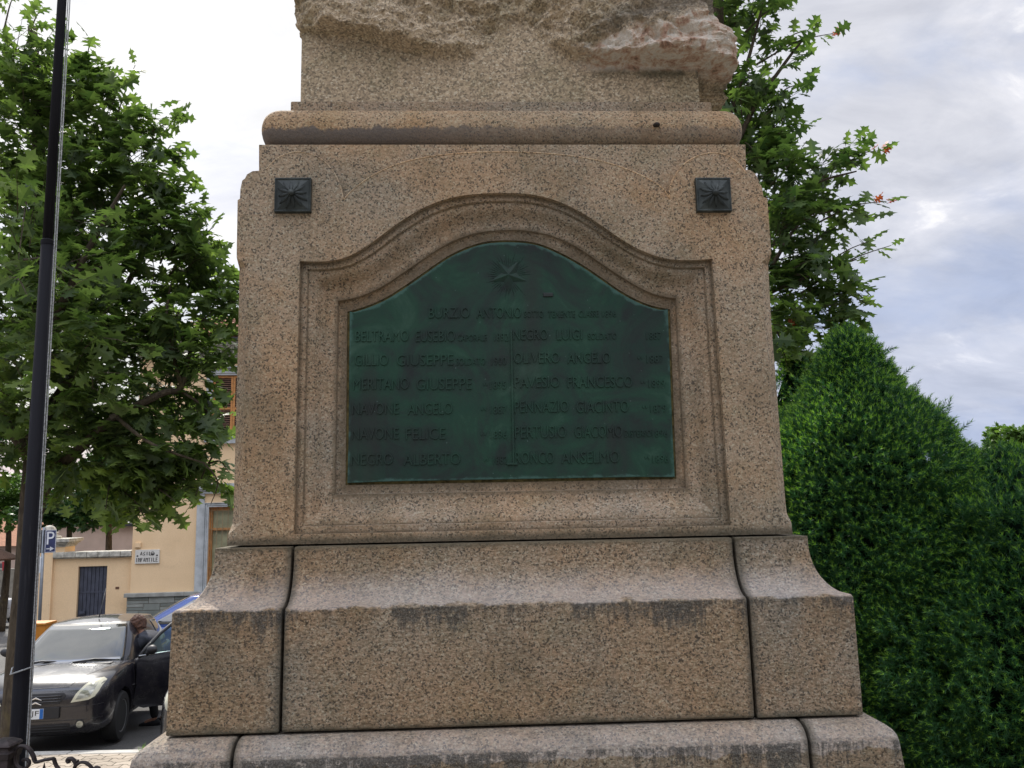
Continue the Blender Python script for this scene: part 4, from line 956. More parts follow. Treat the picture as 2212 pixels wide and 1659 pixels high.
h_ = c_.z-gz(30); mb = MB(); mb.lathe((0, 0, h_), [(.95, -.36), (.98, -.30), (.80, -.20), (.45, -.02), (.08, .12), (.001, .14)], 16); mb.build('canopy', plain('thatch', (.13, .075, .05), .95, var=.4, scale=30, bump=.8), pu, auto=40)
mb = MB(); mb.tube([(0, 0, 0), (0, 0, h_)], .03, 8); mb.build('pole', plain('pole_wood', (.2, .12, .07), .8), pu)
c_ = at(42/1.8228, 2222/1.8228, 33); d_ = at(30/1.8228, 2270/1.8228, 33)
rb = empty('warning_board', (c_.x, 33, gz(33))); tag(rb, 'red and brown leaning board in front of the far house', 'board')
mb = MB(); mb.box((-.15, -.02, c_.z-gz(33)-.22), (.16, .02, c_.z-gz(33)+.12), Matrix.Rotation(R(-4), 4, 'Y')); mb.build('board', plain('board_red', (.42, .03, .04), .5), rb)
mb = MB(); mb.tube([(-.28, 0, 0), (-.03, 0, c_.z-gz(33)-.1)], .045, 8); mb.build('post', plain('post_wood', (.14, .10, .06), .8), rb)
# low wall far left under the house
mb = MB(); zl_ = at(20, 2240/1.8228, 38).z; mb.box((-26, 38, gz(38)-.2), (-14.6, 38.3, zl_)); tag(mb.build('low_wall', plain('old_wall', (.24, .22, .18), .9, var=.3, scale=2, bump=.5), bevel=.01), 'low grey garden wall far behind the parked cars', 'wall')
# ================================================================== cars
from mathutils.bvhtree import BVHTree
def paint(name, col, rough=.28, metal=.0):
    m, g = material(name); oc = g.n('ShaderNodeTexCoord').outputs['Object']
    dust = g.step(g.noise(oc, 3.5, 6, .7), .4, .75)
    c = g.mix(g.math('MULTIPLY', dust, .10), col, (.28, .26, .22))
    finish(g, c, g.math('ADD', rough, g.math('MULTIPLY', dust, .10)), metal, None, spec=.5, **{'Coat Weight': .8, 'Coat Roughness': .06}); return m
RUB = plain('tyre_rubber', (.018, .018, .018), .75, bump=.2); PLB = plain('black_plastic', (.018, .018, .020), .55)
CHR = plain('chrome', (.72, .73, .75), .12, 1.0, var=.02); ALY = plain('alloy', (.30, .31, .32), .35, .9)
m, g = material('car_glass'); finish(g, (.018, .024, .024), .04, 0, None, spec=.9, **{'IOR': 1.95, 'Coat Weight': 1.0, 'Coat Roughness': .02}); CG = m
m, g = material('door_glass')
p = g.n('ShaderNodeBsdfPrincipled', {'Base Color': (.05, .09, .085, 1), 'Roughness': .03, 'Specular IOR Level': .8}); tr = g.n('ShaderNodeBsdfTransparent', {0: (.45, .62, .58, 1)})
mx = g.n('ShaderNodeMixShader', {0: .62}); g.t.links.new(p.outputs[0], mx.inputs[1]); g.t.links.new(tr.outputs[0], mx.inputs[2]); g.n('ShaderNodeOutputMaterial', {0: mx.outputs[0]}); DG = m
m, g = material('lamp_lens'); oc = g.n('ShaderNodeTexCoord').outputs['Object']
c = g.ramp(g.noise(g.mapping(oc, scale=(1, 1, 3)), 14, 4), [(.35, (.22, .22, .17)), (.65, (.48, .47, .38))]); finish(g, c, .12, .15, None, spec=.8, **{'Coat Weight': 1.0, 'Coat Roughness': .05}); LL = m
LB = plain('lamp_bezel', (.60, .58, .44), .25, .1); RL = plain('tail_lens', (.30, .01, .01), .2, coat=1)
def mesh_bvh(o):
    return BVHTree.FromPolygons([v.co.copy() for v in o.data.vertices], [tuple(p.vertices) for p in o.data.polygons])
def spline(P, n): return catm([Vector(p) for p in P], n)
def make_car(label, group, P, colr, loc, rz, rear=False):
    L, W, H = P['L'], P['W'], P['H']; root = empty(P.get('name', 'parked_car'), loc, rz); tag(root, label, 'car', group)
    sx_, sy_, sz_ = W/1.66, L/3.67, H/1.46
    st = [(0, .56, .32, .64, .70), (.04, .66, .25, .71, .775), (.14, .75, .21, .78, .845), (.35, .80, .20, .845, .905), (.7, .825, .20, .90, .95), (1.02, .83, .20, .93, .975), (1.4, .83, .19, .945, .955), (2.4, .83, .19, .96, .965), (3.15, .82, .20, .985, .99), (3.5, .78, .24, .97, .975), (3.62, .73, .30, .90, .93), (3.67, .62, .38, .80, .84)]
    hood = P.get('hood', 1.0); rs = []
    for y, w_, zb, zs_, zc_ in st:
        zs_ = zb+(zs_-zb)*hood; zc_ = zb+(zc_-zb)*hood
        half = [(0, zb), (.72*w_, zb), (.955*w_, zb+.035), (.995*w_, zb+.13), (1.0*w_, (zb+zs_)/2), (.985*w_, zs_-.09), (.945*w_, zs_-.015), (.82*w_, lerp(zs_, zc_, .55)), (.42*w_, zc_-.006), (0, zc_)]
        ring = half+[(-a, b_) for a, b_ in half[-2:0:-1]]
        rs.append([Vector((a*sx_, y*sy_, b_*sz_)) for a, b_ in ring])
    mb = MB(); mb.rings(rs); body = mb.build('body', colr, root, smooth=True)
    md = body.modifiers.new('s', 'SUBSURF'); md.levels = 2; md.render_levels = 2; bake(body)
    wr = .295*P.get('wheel', 1); wy = (.74*sy_, 3.05*sy_)
    for y in wy:
        for s in (-1, 1):
            mb = MB(); mb.lathe((0, y, wr), [(wr+.045, s*(W/2-.24)), (wr+.045, s*(W/2+.2))], 32, 'x'); cut(body, mb.build('c', None))
    bv = mesh_bvh(body)
    body.data.materials.clear(); body.data.materials.append(colr); sharp(body.data, 38); body.data.polygons.foreach_set('use_smooth', [True]*len(body.data.polygons))
    def cast(p, d):
        h = bv.ray_cast(Vector(p), Vector(d)); return h[0]
    def decal(name, outl, mat, axis, off=.006, parent=None, rings=4, sub=3, sm=True, thick=.02):
        pts = [Vector(p) for p in outl]; P_ = []
        for i in range(len(pts)):
            for k in range(sub): P_.append(pts[i].lerp(pts[(i+1) % len(pts)], k/sub))
        c_ = sum(P_, Vector((0, 0)))/len(P_); rg = []
        for k in range(rings+1):
            f = 1-k/rings*.999; r_ = []
            for p in P_:
                q = c_+(p-c_)*f
                if axis == 'y': h = cast((q.x, -2, q.y), (0, 1, 0)); h = (h.copy() if h else Vector((q.x, .3, q.y))); h.y -= off
                elif axis == '-y': h = cast((q.x, L+2, q.y), (0, -1, 0)); h = (h.copy() if h else Vector((q.x, L-.1, q.y))); h.y += off
                elif axis == 'x': h = cast((3, q.x, q.y), (-1, 0, 0)); h = (h.copy() if h else Vector((W/2, q.x, q.y))); h.x += off
                r_.append(h)
            rg.append(r_)
        back = []
        dv = {'y': Vector((0, thick, 0)), '-y': Vector((0, -thick, 0)), 'x': Vector((-thick, 0, 0))}[axis]
        mb = MB(); mb.rings([[p+dv for p in rg[0]]]+rg, cap=False); return mb.build(name, mat, parent or root, smooth=sm, fix=False, auto=40)
    def seam(pts, d, r_=.0035, n=4):
        out = []
        for p in catm([Vector(q) for q in pts], n):
            h = cast(p, d)
            if h: out.append(h)
        return out
    # greenhouse
    y0, y3 = P.get('y0', .93)*sy_, 3.56*sy_; yr0, yr3 = P.get('yr0', 1.72)*sy_, P.get('yr3', 3.12)*sy_; zb = (.935*hood+.0)*sz_; zr = 1.385*sz_
    bel = [(0, y0), (.34, y0+.03), (.62, y0+.12), (.735, y0+.26), (.765, y0+.62), (.775, 1.9*sy_), (.77, 2.7*sy_), (.735, 3.25*sy_), (.62, y3-.07), (.33, y3-.01), (0, y3)]
    rof = [(0, yr0), (.28, yr0+.015), (.47, yr0+.06), (.545, yr0+.15), (.57, yr0+.35), (.58, 2.15*sy_), (.57, 2.6*sy_), (.545, yr3-.2), (.47, yr3-.05), (.27, yr3), (0, yr3+.01)]
    def full(pl, z): 
        h = [Vector((a*sx_, b_, z)) for a, b_ in pl]; return h, 0
    SUB = 6
    def half(pl, z): return spline([(a*sx_, b_, z) for a, b_ in pl], SUB)
    B_, R_ = half(bel, zb), half(rof, zr); NU = len(B_)
    def S(u, v, off=0, s=1):
        i = min(int(u*SUB), NU-2); t = u*SUB-i; b_ = B_[i].lerp(B_[i+1], t); r_ = R_[i].lerp(R_[i+1], t)
        tn = (B_[i+1]-B_[i]).normalized(); nn = Vector((tn.y, -tn.x, 0)); 
        p = b_.lerp(r_, v)+nn*(.045*4*v*(1-v)*(.6 if 2 < u < 8 else .8)+off); p.z += off*.5
        zc_ = -.055*(b_.y < y0+.5)*(1-v)*min(1, abs(b_.x)/.6); p.z += zc_*0
        return Vector((p.x*s, p.y, p.z))
    mb = MB(); nv = 7; nuT = (NU-1)
    for s in (1, -1):
        rg = [[S(i/SUB, v, 0, s) for i in range(NU)] for v in [k/nv for k in range(nv+1)]]
        mb.rings(rg, cap=False, closed=False)
        low = [p.copy() for p in rg[0]]; 
        for p in low: p.z -= .14; 
        mb.rings([low, rg[0]], cap=False, closed=False)
    # crowned roof
    nxr = 8; top = [S(i/SUB, 1, 0, 1) for i in range(NU)]; rg = []
    for p in top:
        row = []
        for k in range(-nxr, nxr+1):
            f = k/nxr; yy = (p.y-yr0)/(yr3-yr0); row.append(Vector((p.x*f, p.y, zr+.062*sz_*(1-(p.x*f/(.58*sx_))**2*.9)*(1-(2*min(1, max(0, yy))-1)**2)**.8)))
        rg.append(row)
    for row, p in zip(rg, top): row[0].z = row[-1].z = zr
    mb.rings(rg, cap=False, closed=False)
    cab = mb.build('cabin', colr, root, fix=False); 
    bm = bmesh.new(); bm.from_mesh(cab.data); bmesh.ops.remove_doubles(bm, verts=bm.verts, dist=.002); bmesh.ops.recalc_face_normals(bm, faces=bm.faces); bm.to_mesh(cab.data); bm.free(); cab.data.polygons.foreach_set('use_smooth', [True]*len(cab.data.polygons)); sharp(cab.data, 50)
    def win(name, u0, u1, v0, v1, mat=CG, s=1, k0=0, k1=0, off=.006, parent=None, both=False):
        mb = MB(); n_ = 22; rg = []
        for j in range(9):
            v = lerp(v0, v1, j/8); a, b_ = u0+k0*(j/8), u1+k1*(j/8)
            if both: row = [S(abs(u), v, off, 1 if u >= 0 else -1) for u in [lerp(-b_, b_, i/n_) for i in range(n_+1)]]
            else: row = [S(lerp(a, b_, i/n_), v, off, s) for i in range(n_+1)]
            rg.append(row)
        mb.rings(rg, cap=False, closed=False); o = mb.build(name, mat, parent or root, smooth=True, fix=False)
        so_ = o.modifiers.new('t', 'SOLIDIFY'); so_.thickness = .004; so_.offset = -1; return o
    tm = win('windscreen_seal', 0, 2.40, -.04, 1.0, PLB, both=True, off=.003); ws = win('windscreen', 0, 2.30, .02, .955, both=True)
    win('rear_window', 10-1.75, 10, .10, .9, off=.006, s=1); win('rear_window', 10-1.75, 10, .10, .9, off=.006, s=-1)
    for s in (1, -1):
        if not (P.get('open') and s == 1): win('side_window', 3.25, 5.9, .06, .90, s=s, k0=.35)
        win('side_window', 6.05, 7.6, .08, .88, s=s, k1=-.4)
    # wheels
    for y in wy:
        for s in (-1, 1):
            mb = MB(); t = .185; xo = W/2-.015
            mb.lathe((0, y, wr), [(wr*.62, s*(xo-t)), (wr*.93, s*(xo-t)), (wr, s*(xo-t+.03)), (wr, s*(xo-.03)), (wr*.94, s*xo), (wr*.68, s*(xo+.004)), (wr*.64, s*(xo-.01))], 36, 'x'); wh = mb.build('wheel', RUB, root, auto=35)
            mb = MB(); mb.lathe((0, y, wr), [(wr*.66, s*(xo-t+.01)), (wr*.66, s*(xo-.004)), (wr*.60, s*(xo-.012)), (wr*.55, s*(xo-.035)), (wr*.18, s*(xo-.02)), (.001, s*(xo-.015))], 36, 'x')
            for k in range(7):
                q = 2*math.pi*k/7; M_ = Matrix.Translation((0, y, wr)) @ Matrix.Rotation(q, 4, 'X'); mb.box((s*(xo-.034)-.008, -.022, wr*.15), (s*(xo-.014)+.002, .022, wr*.6), M_)
            mb.build('rim', ALY, wh, auto=35)
    # front end
    sc_ = lambda pts: [(a*sx_, b_*sz_*(1 if True else 1)) for a, b_ in pts]
    if not rear:
        for s in (-1, 1):
            ol = [(.40*s, .615), (.45*s, .71), (.52*s, .80), (.585*s, .845), (.675*s, .85), (.72*s, .825), (.69*s, .72), (.66*s, .665), (.60*s, .635)]
            hl = decal('headlight', sc_(ol), LB, 'y', .008)
            il = [(.455*s, .645), (.495*s, .72), (.55*s, .79), (.605*s, .815), (.655*s, .815), (.645*s, .74), (.615*s, .67)]; decal('lens', sc_(il), LL, 'y', .012, hl)
            fo = [(.52*s+.055*math.cos(R(q)), .36+.055*math.sin(R(q))) for q in range(0, 360, 30)]; fl_ = decal('fog_lamp', sc_(fo), CHR if 0 else PLB, 'y', .008)
            fo = [(.52*s+.040*math.cos(R(q)), .36+.040*math.sin(R(q))) for q in range(0, 360, 30)]; decal('lens', sc_(fo), LL, 'y', .014, fl_)
        gr = decal('grille', sc_([(-.34, .70), (-.31, .73), (.31, .73), (.34, .70), (.27, .61), (-.27, .61)]), PLB, 'y', .006)
        for z in (.64, .67, .70):
            lo = seam([(-.29*sx_, -1, z*sz_), (0, -1, z*sz_), (.29*sx_, -1, z*sz_)], (0, 1, 0)); mb = MB(); mb.tube([p+Vector((0, -.010, 0)) for p in lo], .007, 6); mb.build('grille_bar', colr, gr, smooth=True)
        lg = decal('air_intake', sc_([(-.42, .27), (-.40, .38), (.40, .38), (.42, .27)]), PLB, 'y', .005)
        for z in (.295, .325, .355):
            lo = seam([(-.38*sx_, -1, z*sz_), (0, -1, z*sz_), (.38*sx_, -1, z*sz_)], (0, 1, 0)); mb = MB(); mb.tube([p+Vector((0, -.008, 0)) for p in lo], .005, 6); mb.build('intake_bar', PLB, lg, smooth=True)
        for z in (.57, .415):
            lo = seam([(-.80*sx_, -1, z*sz_), (-.5*sx_, -1, z*sz_), (0, -1, z*sz_), (.5*sx_, -1, z*sz_), (.74*sx_, -1, z*sz_)], (0, 1, 0))
            mb = MB(); mb.tube([p+Vector((0, .001, 0)) for p in lo], .004, 6); mb.build('bumper_seam', PLB, root, smooth=True)
        yp = cast((0, -2, .49*sz_), (0, 1, 0)).y-.02
        mb = MB(); mb.box((-.265, yp-.004, .445*sz_), (.265, yp+.05, .445*sz_+.125)); pl_ = mb.build('number_plate', PLB, root, bevel=.004)
        mb = MB(); mb.box((-.262, yp-.009, .45*sz_), (.098, yp-.0041, .45*sz_+.112)); mb.build('plate_face', WH, pl_, bevel=.001)
        mb = MB(); mb.box((.058, yp-.0105, .452*sz_), (.096, yp-.0092, .452*sz_+.108)); mb.build('plate_band', plain('plate_blue', (.01, .12, .42), .5) if 'plate_blue' not in bpy.data.materials else bpy.data.materials['plate_blue'], pl_)
        if P.get('plate'):
            mb = MB(); text_mesh(mb, P['plate'], Matrix.Translation((-.085, yp-.0091, .45*sz_+.022)) @ MS, .135, .070, .001); mb.build('plate_text', BK, pl_)
        if P.get('chevron'):
            mb = MB(); ye = cast((0, -2, .665*sz_), (0, 1, 0)).y-.028
            for dz in (0, -.052):
                for s in (-1, 1):
                    a = Vector((0, ye, .700*sz_+dz)); b_ = Vector((s*.066, ye, .700*sz_-.034+dz)); mb.poly([a, b_, b_-Vector((0, 0, .006)), a-Vector((0, 0, .020))], (0, .016, 0))
            mb.build('emblem', CHR, root, bevel=.002)
        for s in (-1, 1):
            pts = [(.36*sx_*s, .10*sy_, 3), (.47*sx_*s, .35*sy_, 3), (.60*sx_*s, .7*sy_, 3), (.70*sx_*s, 1.02*sy_, 3)]
            lo = seam(pts, (0, 0, -1)); mb = MB(); mb.tube([p+Vector((0, 0, -.001)) for p in lo], .004, 6); mb.build('bonnet_seam', PLB, root, smooth=True)
        lo = seam([(-.35*sx_, .075, 3), (0, .06, 3), (.35*sx_, .075, 3)], (0, 0, -1)); mb = MB(); mb.tube([p for p in lo], .004, 6); mb.build('bonnet_seam', PLB, root, smooth=True)
        for s, x0_, x1_ in ((1, .08, .62), (-1, -.60, -.05)):
            mb = MB(); a = Vector((x0_*sx_, y0-.005, zb+.03*sz_)); b_ = Vector(((x0_+x1_)/2*sx_, y0+.03, zb+.055*sz_)); c_ = Vector((x1_*sx_, y0+.085, zb+.03*sz_))
            mb.tube([a, b_, c_], [.011, .014, .006], 6); mb.tube([Vector((x0_*sx_+.05, y0-.03, zb+.01)), b_], .009, 6); mb.build('wiper', PLB, root, smooth=True)
        mb = MB(); mb.box((-.60*sx_, y0-.10, zb-.01), (.60*sx_, y0+.06, zb+.018)); mb.build('scuttle', PLB, root, bevel=.01)
    else:
        for s in (-1, 1): decal('tail_light', sc_([(.60*s, .74), (.62*s, .92), (.72*s, .92), (.745*s, .74)]), RL, '-y', .008)
        decal('tail_light', sc_([(.50, .36), (.50, .43), (.66, .43), (.66, .36)]), RL, '-y', .008); decal('tail_light', sc_([(-.50, .36), (-.50, .43), (-.66, .43), (-.66, .36)]), RL, '-y', .008)
    # side seams and handles
    for s in (-1, 1):
        for y in (1.15*sy_, 2.42*sy_):
            lo = seam([(3*s, y, .30), (3*s, y+.01, .6), (3*s, y, .92*hood*sz_)], (-s, 0, 0)); mb = MB(); mb.tube([p+Vector((-s*.001, 0, 0)) for p in lo], .004, 6); mb.build('door_seam', PLB, root, smooth=True)
        h = cast((3*s, 2.25*sy_, .82*sz_), (-s, 0, 0)); mb = MB(); mb.box((h.x-.015, h.y-.08, h.z-.012), (h.x+.015+.012*s, h.y+.08, h.z+.012)); mb.build('door_handle', colr, root, bevel=.006)
        lo = seam([(3*s, 1.1*sy_, .62*sz_), (3*s, 2.9*sy_, .64*sz_)], (-s, 0, 0), n=12); mb = MB(); mb.tube([p for p in lo], .009, 6, flat=1.6); mb.build('rub_strip', PLB, root, smooth=True)
    for s in (-1, 1):
        if P.get('open') and s == 1: continue
        mirror(root, Vector((s*.80*sx_, y0+.42, zb+.07)), s)
    mb = MB(); mb.tube([(0.05, 2.0*sy_, zr+.06*sz_), (.05, 2.03*sy_, zr+.12*sz_), (.05, 2.24*sy_, zr+.45)], [.010, .007, .003], 6)
    if P.get('aerial'): mb.build('aerial', PLB, root, smooth=True)
    return root, cast, decal, dict(y0=y0, zb=zb, zr=zr, sx=sx_, sy=sy_, sz=sz_, W=W)
def mirror(root, p, s, M=None):
    mb = MB(); rg = []
    for k in range(9):
        t = k/8; q = math.sin(math.pi*t)**.6 if 0 < k < 8 else .05; x = p.x+s*(.02+.19*t)
        rg.append([Vector((x, p.y+.055*q*math.cos(a)*(1 if math.cos(a) > 0 else 1.3), p.z+.065+.062*q*math.sin(a)+.01*t)) for a in [2*math.pi*i/14 for i in range(14)]])
    if M: rg = [[M @ v for v in r] for r in rg]
    mb.rings(rg); a, b_ = Vector((p.x-s*.04, p.y, p.z)), Vector((p.x+s*.05, p.y, p.z+.05))
    if M: a, b_ = M @ a, M @ b_
    mb.tube([a, b_], [.028, .022], 8); return mb.build('wing_mirror', PLB, root, smooth=True)
BKP = paint('charcoal_paint', (.014, .013, .018), .22, .1); BLP = paint('blue_paint', (.016, .06, .26), .25, .2); DKP = paint('black_paint', (.012, .013, .016), .25); WHP = paint('silver_white_paint', (.50, .51, .53), .3, .2)
GRP = 'cars parked below the memorial'
C1P = dict(L=3.5, W=1.56, H=1.41, open=True, plate='9JF', chevron=True, aerial=True, name='parked_car')
NX = Vector((-5.60, 10.02, 0)); CRZ = R(9)
c1, cast1, dec1, I1 = make_car('small black hatchback with its driver door open behind the flagpole', GRP, C1P, BKP, (NX.x, NX.y, gz(10.2)+.0), CRZ)
c1.rotation_euler = (R(-2.0), 0, CRZ)
# open door on the driver's side
d = bpy.data.objects['body']
y0 = I1['y0']
lo = [(1.15, .32), (1.15, .82), (1.25, .89), (2.2, .91), (2.26, .6), (2.2, .34)]
op = dec1('door_shade_panel', lo, plain('opening_shade', (.010, .010, .011), .9), 'x', .006, None)  # dark panel on the closed side stands for the shaded opening
mb = MB(); hx, hy = .75, 1.12
DM = Matrix.Translation((hx, hy, 0)) @ Matrix.Rotation(R(-50), 4, 'Z')     # door runs back along +y from the hinge
def dp(y, z, o=0): return DM @ Vector((.02+o+.045*math.sin(math.pi*min(1, max(0, (z-.25)/.75)))*(1 if z < 1 else 0)-(max(0, z-.93)*.32), y, z))
lowp = [(0, .34), (.02, .60), (.03, .90), (.10, .935), (.35, .94), (.7, .945), (1.0, .95), (1.18, .955), (1.22, .75), (1.20, .45), (1.12, .30), (.6, .28), (.15, .28)]
F_ = [dp(y, z) for y, z in lowp]; I_ = [dp(y, z, -.07) for y, z in lowp]
cF = [[dp(lerp(.6, y, f), lerp(.62, z, f)) for y, z in lowp] for f in (1, .8, .5, .2, .001)]
mb.rings([[dp(lerp(.6, y, f), lerp(.62, z, f), -.07) for y, z in lowp] for f in (.001, .8, 1)]+cF, cap=False); dr = mb.build('front_door', BKP, c1, auto=35)
fr = [(.06, .93), (.20, 1.05), (.38, 1.19), (.56, 1.30), (.74, 1.365), (.95, 1.385), (1.10, 1.36), (1.17, 1.20), (1.20, .95)]
mb = MB(); mb.tube([dp(y, z, -.02) for y, z in fr], .024, 8, flat=1.0); mb.build('window_frame', PLB, dr, smooth=True)
mb = MB(); mb.tube([dp(y, z, .012) for y, z in ((.05, .945), (.5, .955), (1.2, .965))], .011, 6); mb.build('window_trim', ALY, dr, smooth=True)
gl_ = [(.12, .95), (.30, 1.12), (.45, 1.22), (.6, 1.30), (.78, 1.355), (.98, 1.365), (1.08, 1.34), (1.14, 1.18), (1.17, .95)]
mb = MB(); mb.add([dp(y, z, -.02) for y, z in gl_], [tuple(range(len(gl_)))]); mb.build('window', DG, dr, fix=False)
mirror(dr, Vector((.06, .16, .955)), 1, DM)
make_car('dark car whose nose and round headlight show beside the memorial base', GRP, dict(L=3.8, W=1.68, H=1.48), DKP, (-3.14, 9.30, gz(10.2)), R(2))
make_car('tall bright blue car parked sideways behind the black hatchback', GRP, dict(L=4.1, W=1.75, H=1.72, hood=1.04), BLP, (-8.1, 16.4, gz(16.5)), R(-90))
make_car('dark car half hidden behind the tree trunk at the left edge', GRP, dict(L=3.9, W=1.7, H=1.50), DKP, (-9.25, 12.4, gz(13.5)), R(22))
make_car('white hatchback far away at the left edge seen from behind', GRP, dict(L=3.9, W=1.7, H=1.55, name='parked_car'), WHP, (-20.3, 34.5, gz(32)), R(180-14), rear=True)
# ================================================================== person reaching into the black car
PX, PYY = -5.02, 12.0; pg = gz(PYY)
pe = empty('person', (PX, PYY, pg), 0); tag(pe, 'person with short brown hair in dark clothes bending into the open black car', 'person')
def skin_obj(name, pts, edges, rad, mat, parent, sub=2):
    me = bpy.data.meshes.new(name); me.from_pydata([Vector(p) for p in pts], edges, []); o = link(name, me, None, parent)
    o.modifiers.new('skin', 'SKIN'); sv = me.skin_vertices[0].data
    for v, r_ in zip(sv, rad): v.radius = (r_, r_)
    sv[0].use_root = True; s_ = o.modifiers.new('s', 'SUBSURF'); s_.levels = sub; s_.render_levels = sub; bake(o); o.data.materials.append(mat)
    o.data.polygons.foreach_set('use_smooth', [True]*len(o.data.polygons)); return o
SKN = plain('skin', (.42, .22, .15), .5, var=.06, scale=12); JK = plain('dark_jacket', (.035, .038, .050), .85, var=.3, scale=14, bump=.4); TRS = plain('black_trousers', (.015, .016, .02), .85, bump=.3); HR = plain('brown_hair', (.085, .038, .022), .7, var=.5, scale=40, bump=.8, bscale=80)
# coordinates: -x is towards the car, y away from camera
J = dict(pel=(0, 0, .90), sp1=(-.03, -.01, 1.03), sp2=(-.09, -.02, 1.17), ch=(-.16, -.03, 1.28), nk=(-.235, -.03, 1.365), hb=(-.275, -.035, 1.43), ht=(-.315, -.04, 1.53),
 hl=(.02, -.09, .87), hr=(.0, .09, .87), kl=(-.03, -.10, .50), kr=(.05, .11, .49), al=(.03, -.10, .09), ar=(.14, .12, .09), tl=(-.11, -.12, .045), tr=(.0, .13, .045),
 sl=(-.14, -.20, 1.29), sr=(-.15, .15, 1.30), el=(-.30, -.25, 1.07), er=(-.33, .18, 1.10), wl=(-.52, -.20, 1.05), wr=(-.56, .12, 1.08))
def SK(keys, edges, rad, name, mat, extra=()):
    return skin_obj(name, [J[k] for k in keys]+[p for p, _ in extra], [(keys.index(a), keys.index(b_)) if isinstance(a, str) else (a, b_) for a, b_ in edges], [rad[k] for k in keys]+[r_ for _, r_ in extra], mat, pe)
ks = list(J); E_ = [('pel','sp1'),('sp1','sp2'),('sp2','ch'),('ch','nk'),('nk','hb'),('hb','ht'),('pel','hl'),('pel','hr'),('hl','kl'),('hr','kr'),('kl','al'),('kr','ar'),('al','tl'),('ar','tr'),('ch','sl'),('ch','sr'),('sl','el'),('sr','er'),('el','wl'),('er','wr')]
rad = dict(pel=.12, sp1=.11, sp2=.115, ch=.12, nk=.05, hb=.075, ht=.082, hl=.082, hr=.082, kl=.055, kr=.055, al=.036, ar=.036, tl=.03, tr=.03, sl=.055, sr=.055, el=.042, er=.042, wl=.027, wr=.027)
J = {k: (v[0], v[1], v[2]*(.90 if v[2] > .1 else 1)) for k, v in J.items()}
extra = []; ed = list(E_); base = len(ks)
for wk, sg_ in (('wl', 1), ('wr', -1)):
    w0 = Vector(J[wk]); pal = w0+Vector((-.075, 0, -.01)); ip = base+len(extra); extra.append((tuple(pal), .024)); ed.append((ks.index(wk), ip))
    for f in range(4):
        k1 = pal+Vector((-.035, sg_*(-.027+.018*f), 0)); k2 = k1+Vector((-.030-.004*(f in (1, 2)), 0, -.012)); k3 = k2+Vector((-.016, 0, -.022))
        i1 = base+len(extra); extra += [(tuple(k1), .009), (tuple(k2), .008), (tuple(k3), .007)]; ed += [(ip, i1), (i1, i1+1), (i1+1, i1+2)]
    k1 = w0+Vector((-.05, -sg_*.04, -.01)); k2 = k1+Vector((-.04, -sg_*.012, -.015)); i1 = base+len(extra); extra += [(tuple(k1), .011), (tuple(k2), .009)]; ed += [(ip, i1), (i1, i1+1)]
# nose and ears
hb = Vector(J['hb']); i1 = base+len(extra); extra += [((hb.x-.105, hb.y, hb.z+.035), .014)]; ed.append((ks.index('ht'), i1))
for s in (-1, 1): extra += [((hb.x-.02, hb.y+s*.088, hb.z+.045), .014)]; ed.append((ks.index('ht'), base+len(extra)-1))
SK(ks, ed, rad, 'body', SKN, extra)
kj = ['pel','sp1','sp2','ch','nk','sl','sr','el','er','wl','wr']; rj = {k: rad[k]+.022 for k in kj}; rj['nk'] = .06
SK(kj, [e for e in E_ if e[0] in kj and e[1] in kj], rj, 'jacket', JK)
kt = ['pel','hl','hr','kl','kr','al','ar']; rt_ = {k: rad[k]+.018 for k in kt}
SK(kt, [e for e in E_ if e[0] in kt and e[1] in kt], rt_, 'trousers', TRS)
for a, t_ in (('al', 'tl'), ('ar', 'tr')):
    A_, T_ = Vector(J[a]), Vector(J[t_]); mb = MB(); dd = (T_-A_); dd.z = 0; dd.normalize(); n_ = Vector((-dd.y, dd.x, 0)); rg = []
    for f, w_, h_ in ((-.07, .03, .06), (-.05, .038, .09), (.02, .042, .10), (.10, .046, .07), (.17, .040, .05), (.205, .02, .035)):
        c_ = Vector((A_.x, A_.y, 0))+dd*f; rg.append([c_-n_*w_, c_-n_*w_*.9+Vector((0, 0, h_*.7)), c_+Vector((0, 0, h_)), c_+n_*w_*.9+Vector((0, 0, h_*.7)), c_+n_*w_])
    mb.rings(rg); mb.build('shoe', TRS, pe, smooth=True)
mb = MB(); hc = Vector(J['ht'])+Vector((.015, 0, -.005)); rg = []
for i in range(13):
    th = R(-20+110*i/12)
    rg.append([hc+Vector((math.cos(a)*math.cos(th)*.112+.012, math.sin(a)*math.cos(th)*.098, math.sin(th)*.112-(.04 if math.cos(a) > .1 and i < 4 else 0)))*1+Vector((noise.noise(Vector((a*3, i*.9, 0)))*.014, noise.noise(Vector((a*3, i*.9, 5)))*.014, noise.noise(Vector((a*4, i, 9)))*.016)) for a in [2*math.pi*k/28 for k in range(28)]])
mb.rings(rg); mb.build('hair', HR, pe, smooth=False)
for s in (-1, 1):
    mb = MB(); c_ = Vector(J['hb'])+Vector((-.092, s*.032, .05)); mb.lathe(c_, [(.0001, -.011), (.009, -.006), (.011, 0), (.0001, .01)], 8, 'x'); mb.build('eye', BK, pe, smooth=True)
mb = MB(); c_ = Vector(J['hb'])+Vector((-.088, 0, -.012)); mb.rings([[c_+Vector((0, .024*math.cos(a), .007*math.sin(a))) for a in [k*math.pi/5 for k in range(10)]], [c_+Vector((-.008, .018*math.cos(a), .004*math.sin(a))) for a in [k*math.pi/5 for k in range(10)]]]); mb.build('mouth', plain('lips', (.30, .10, .08), .5), pe)
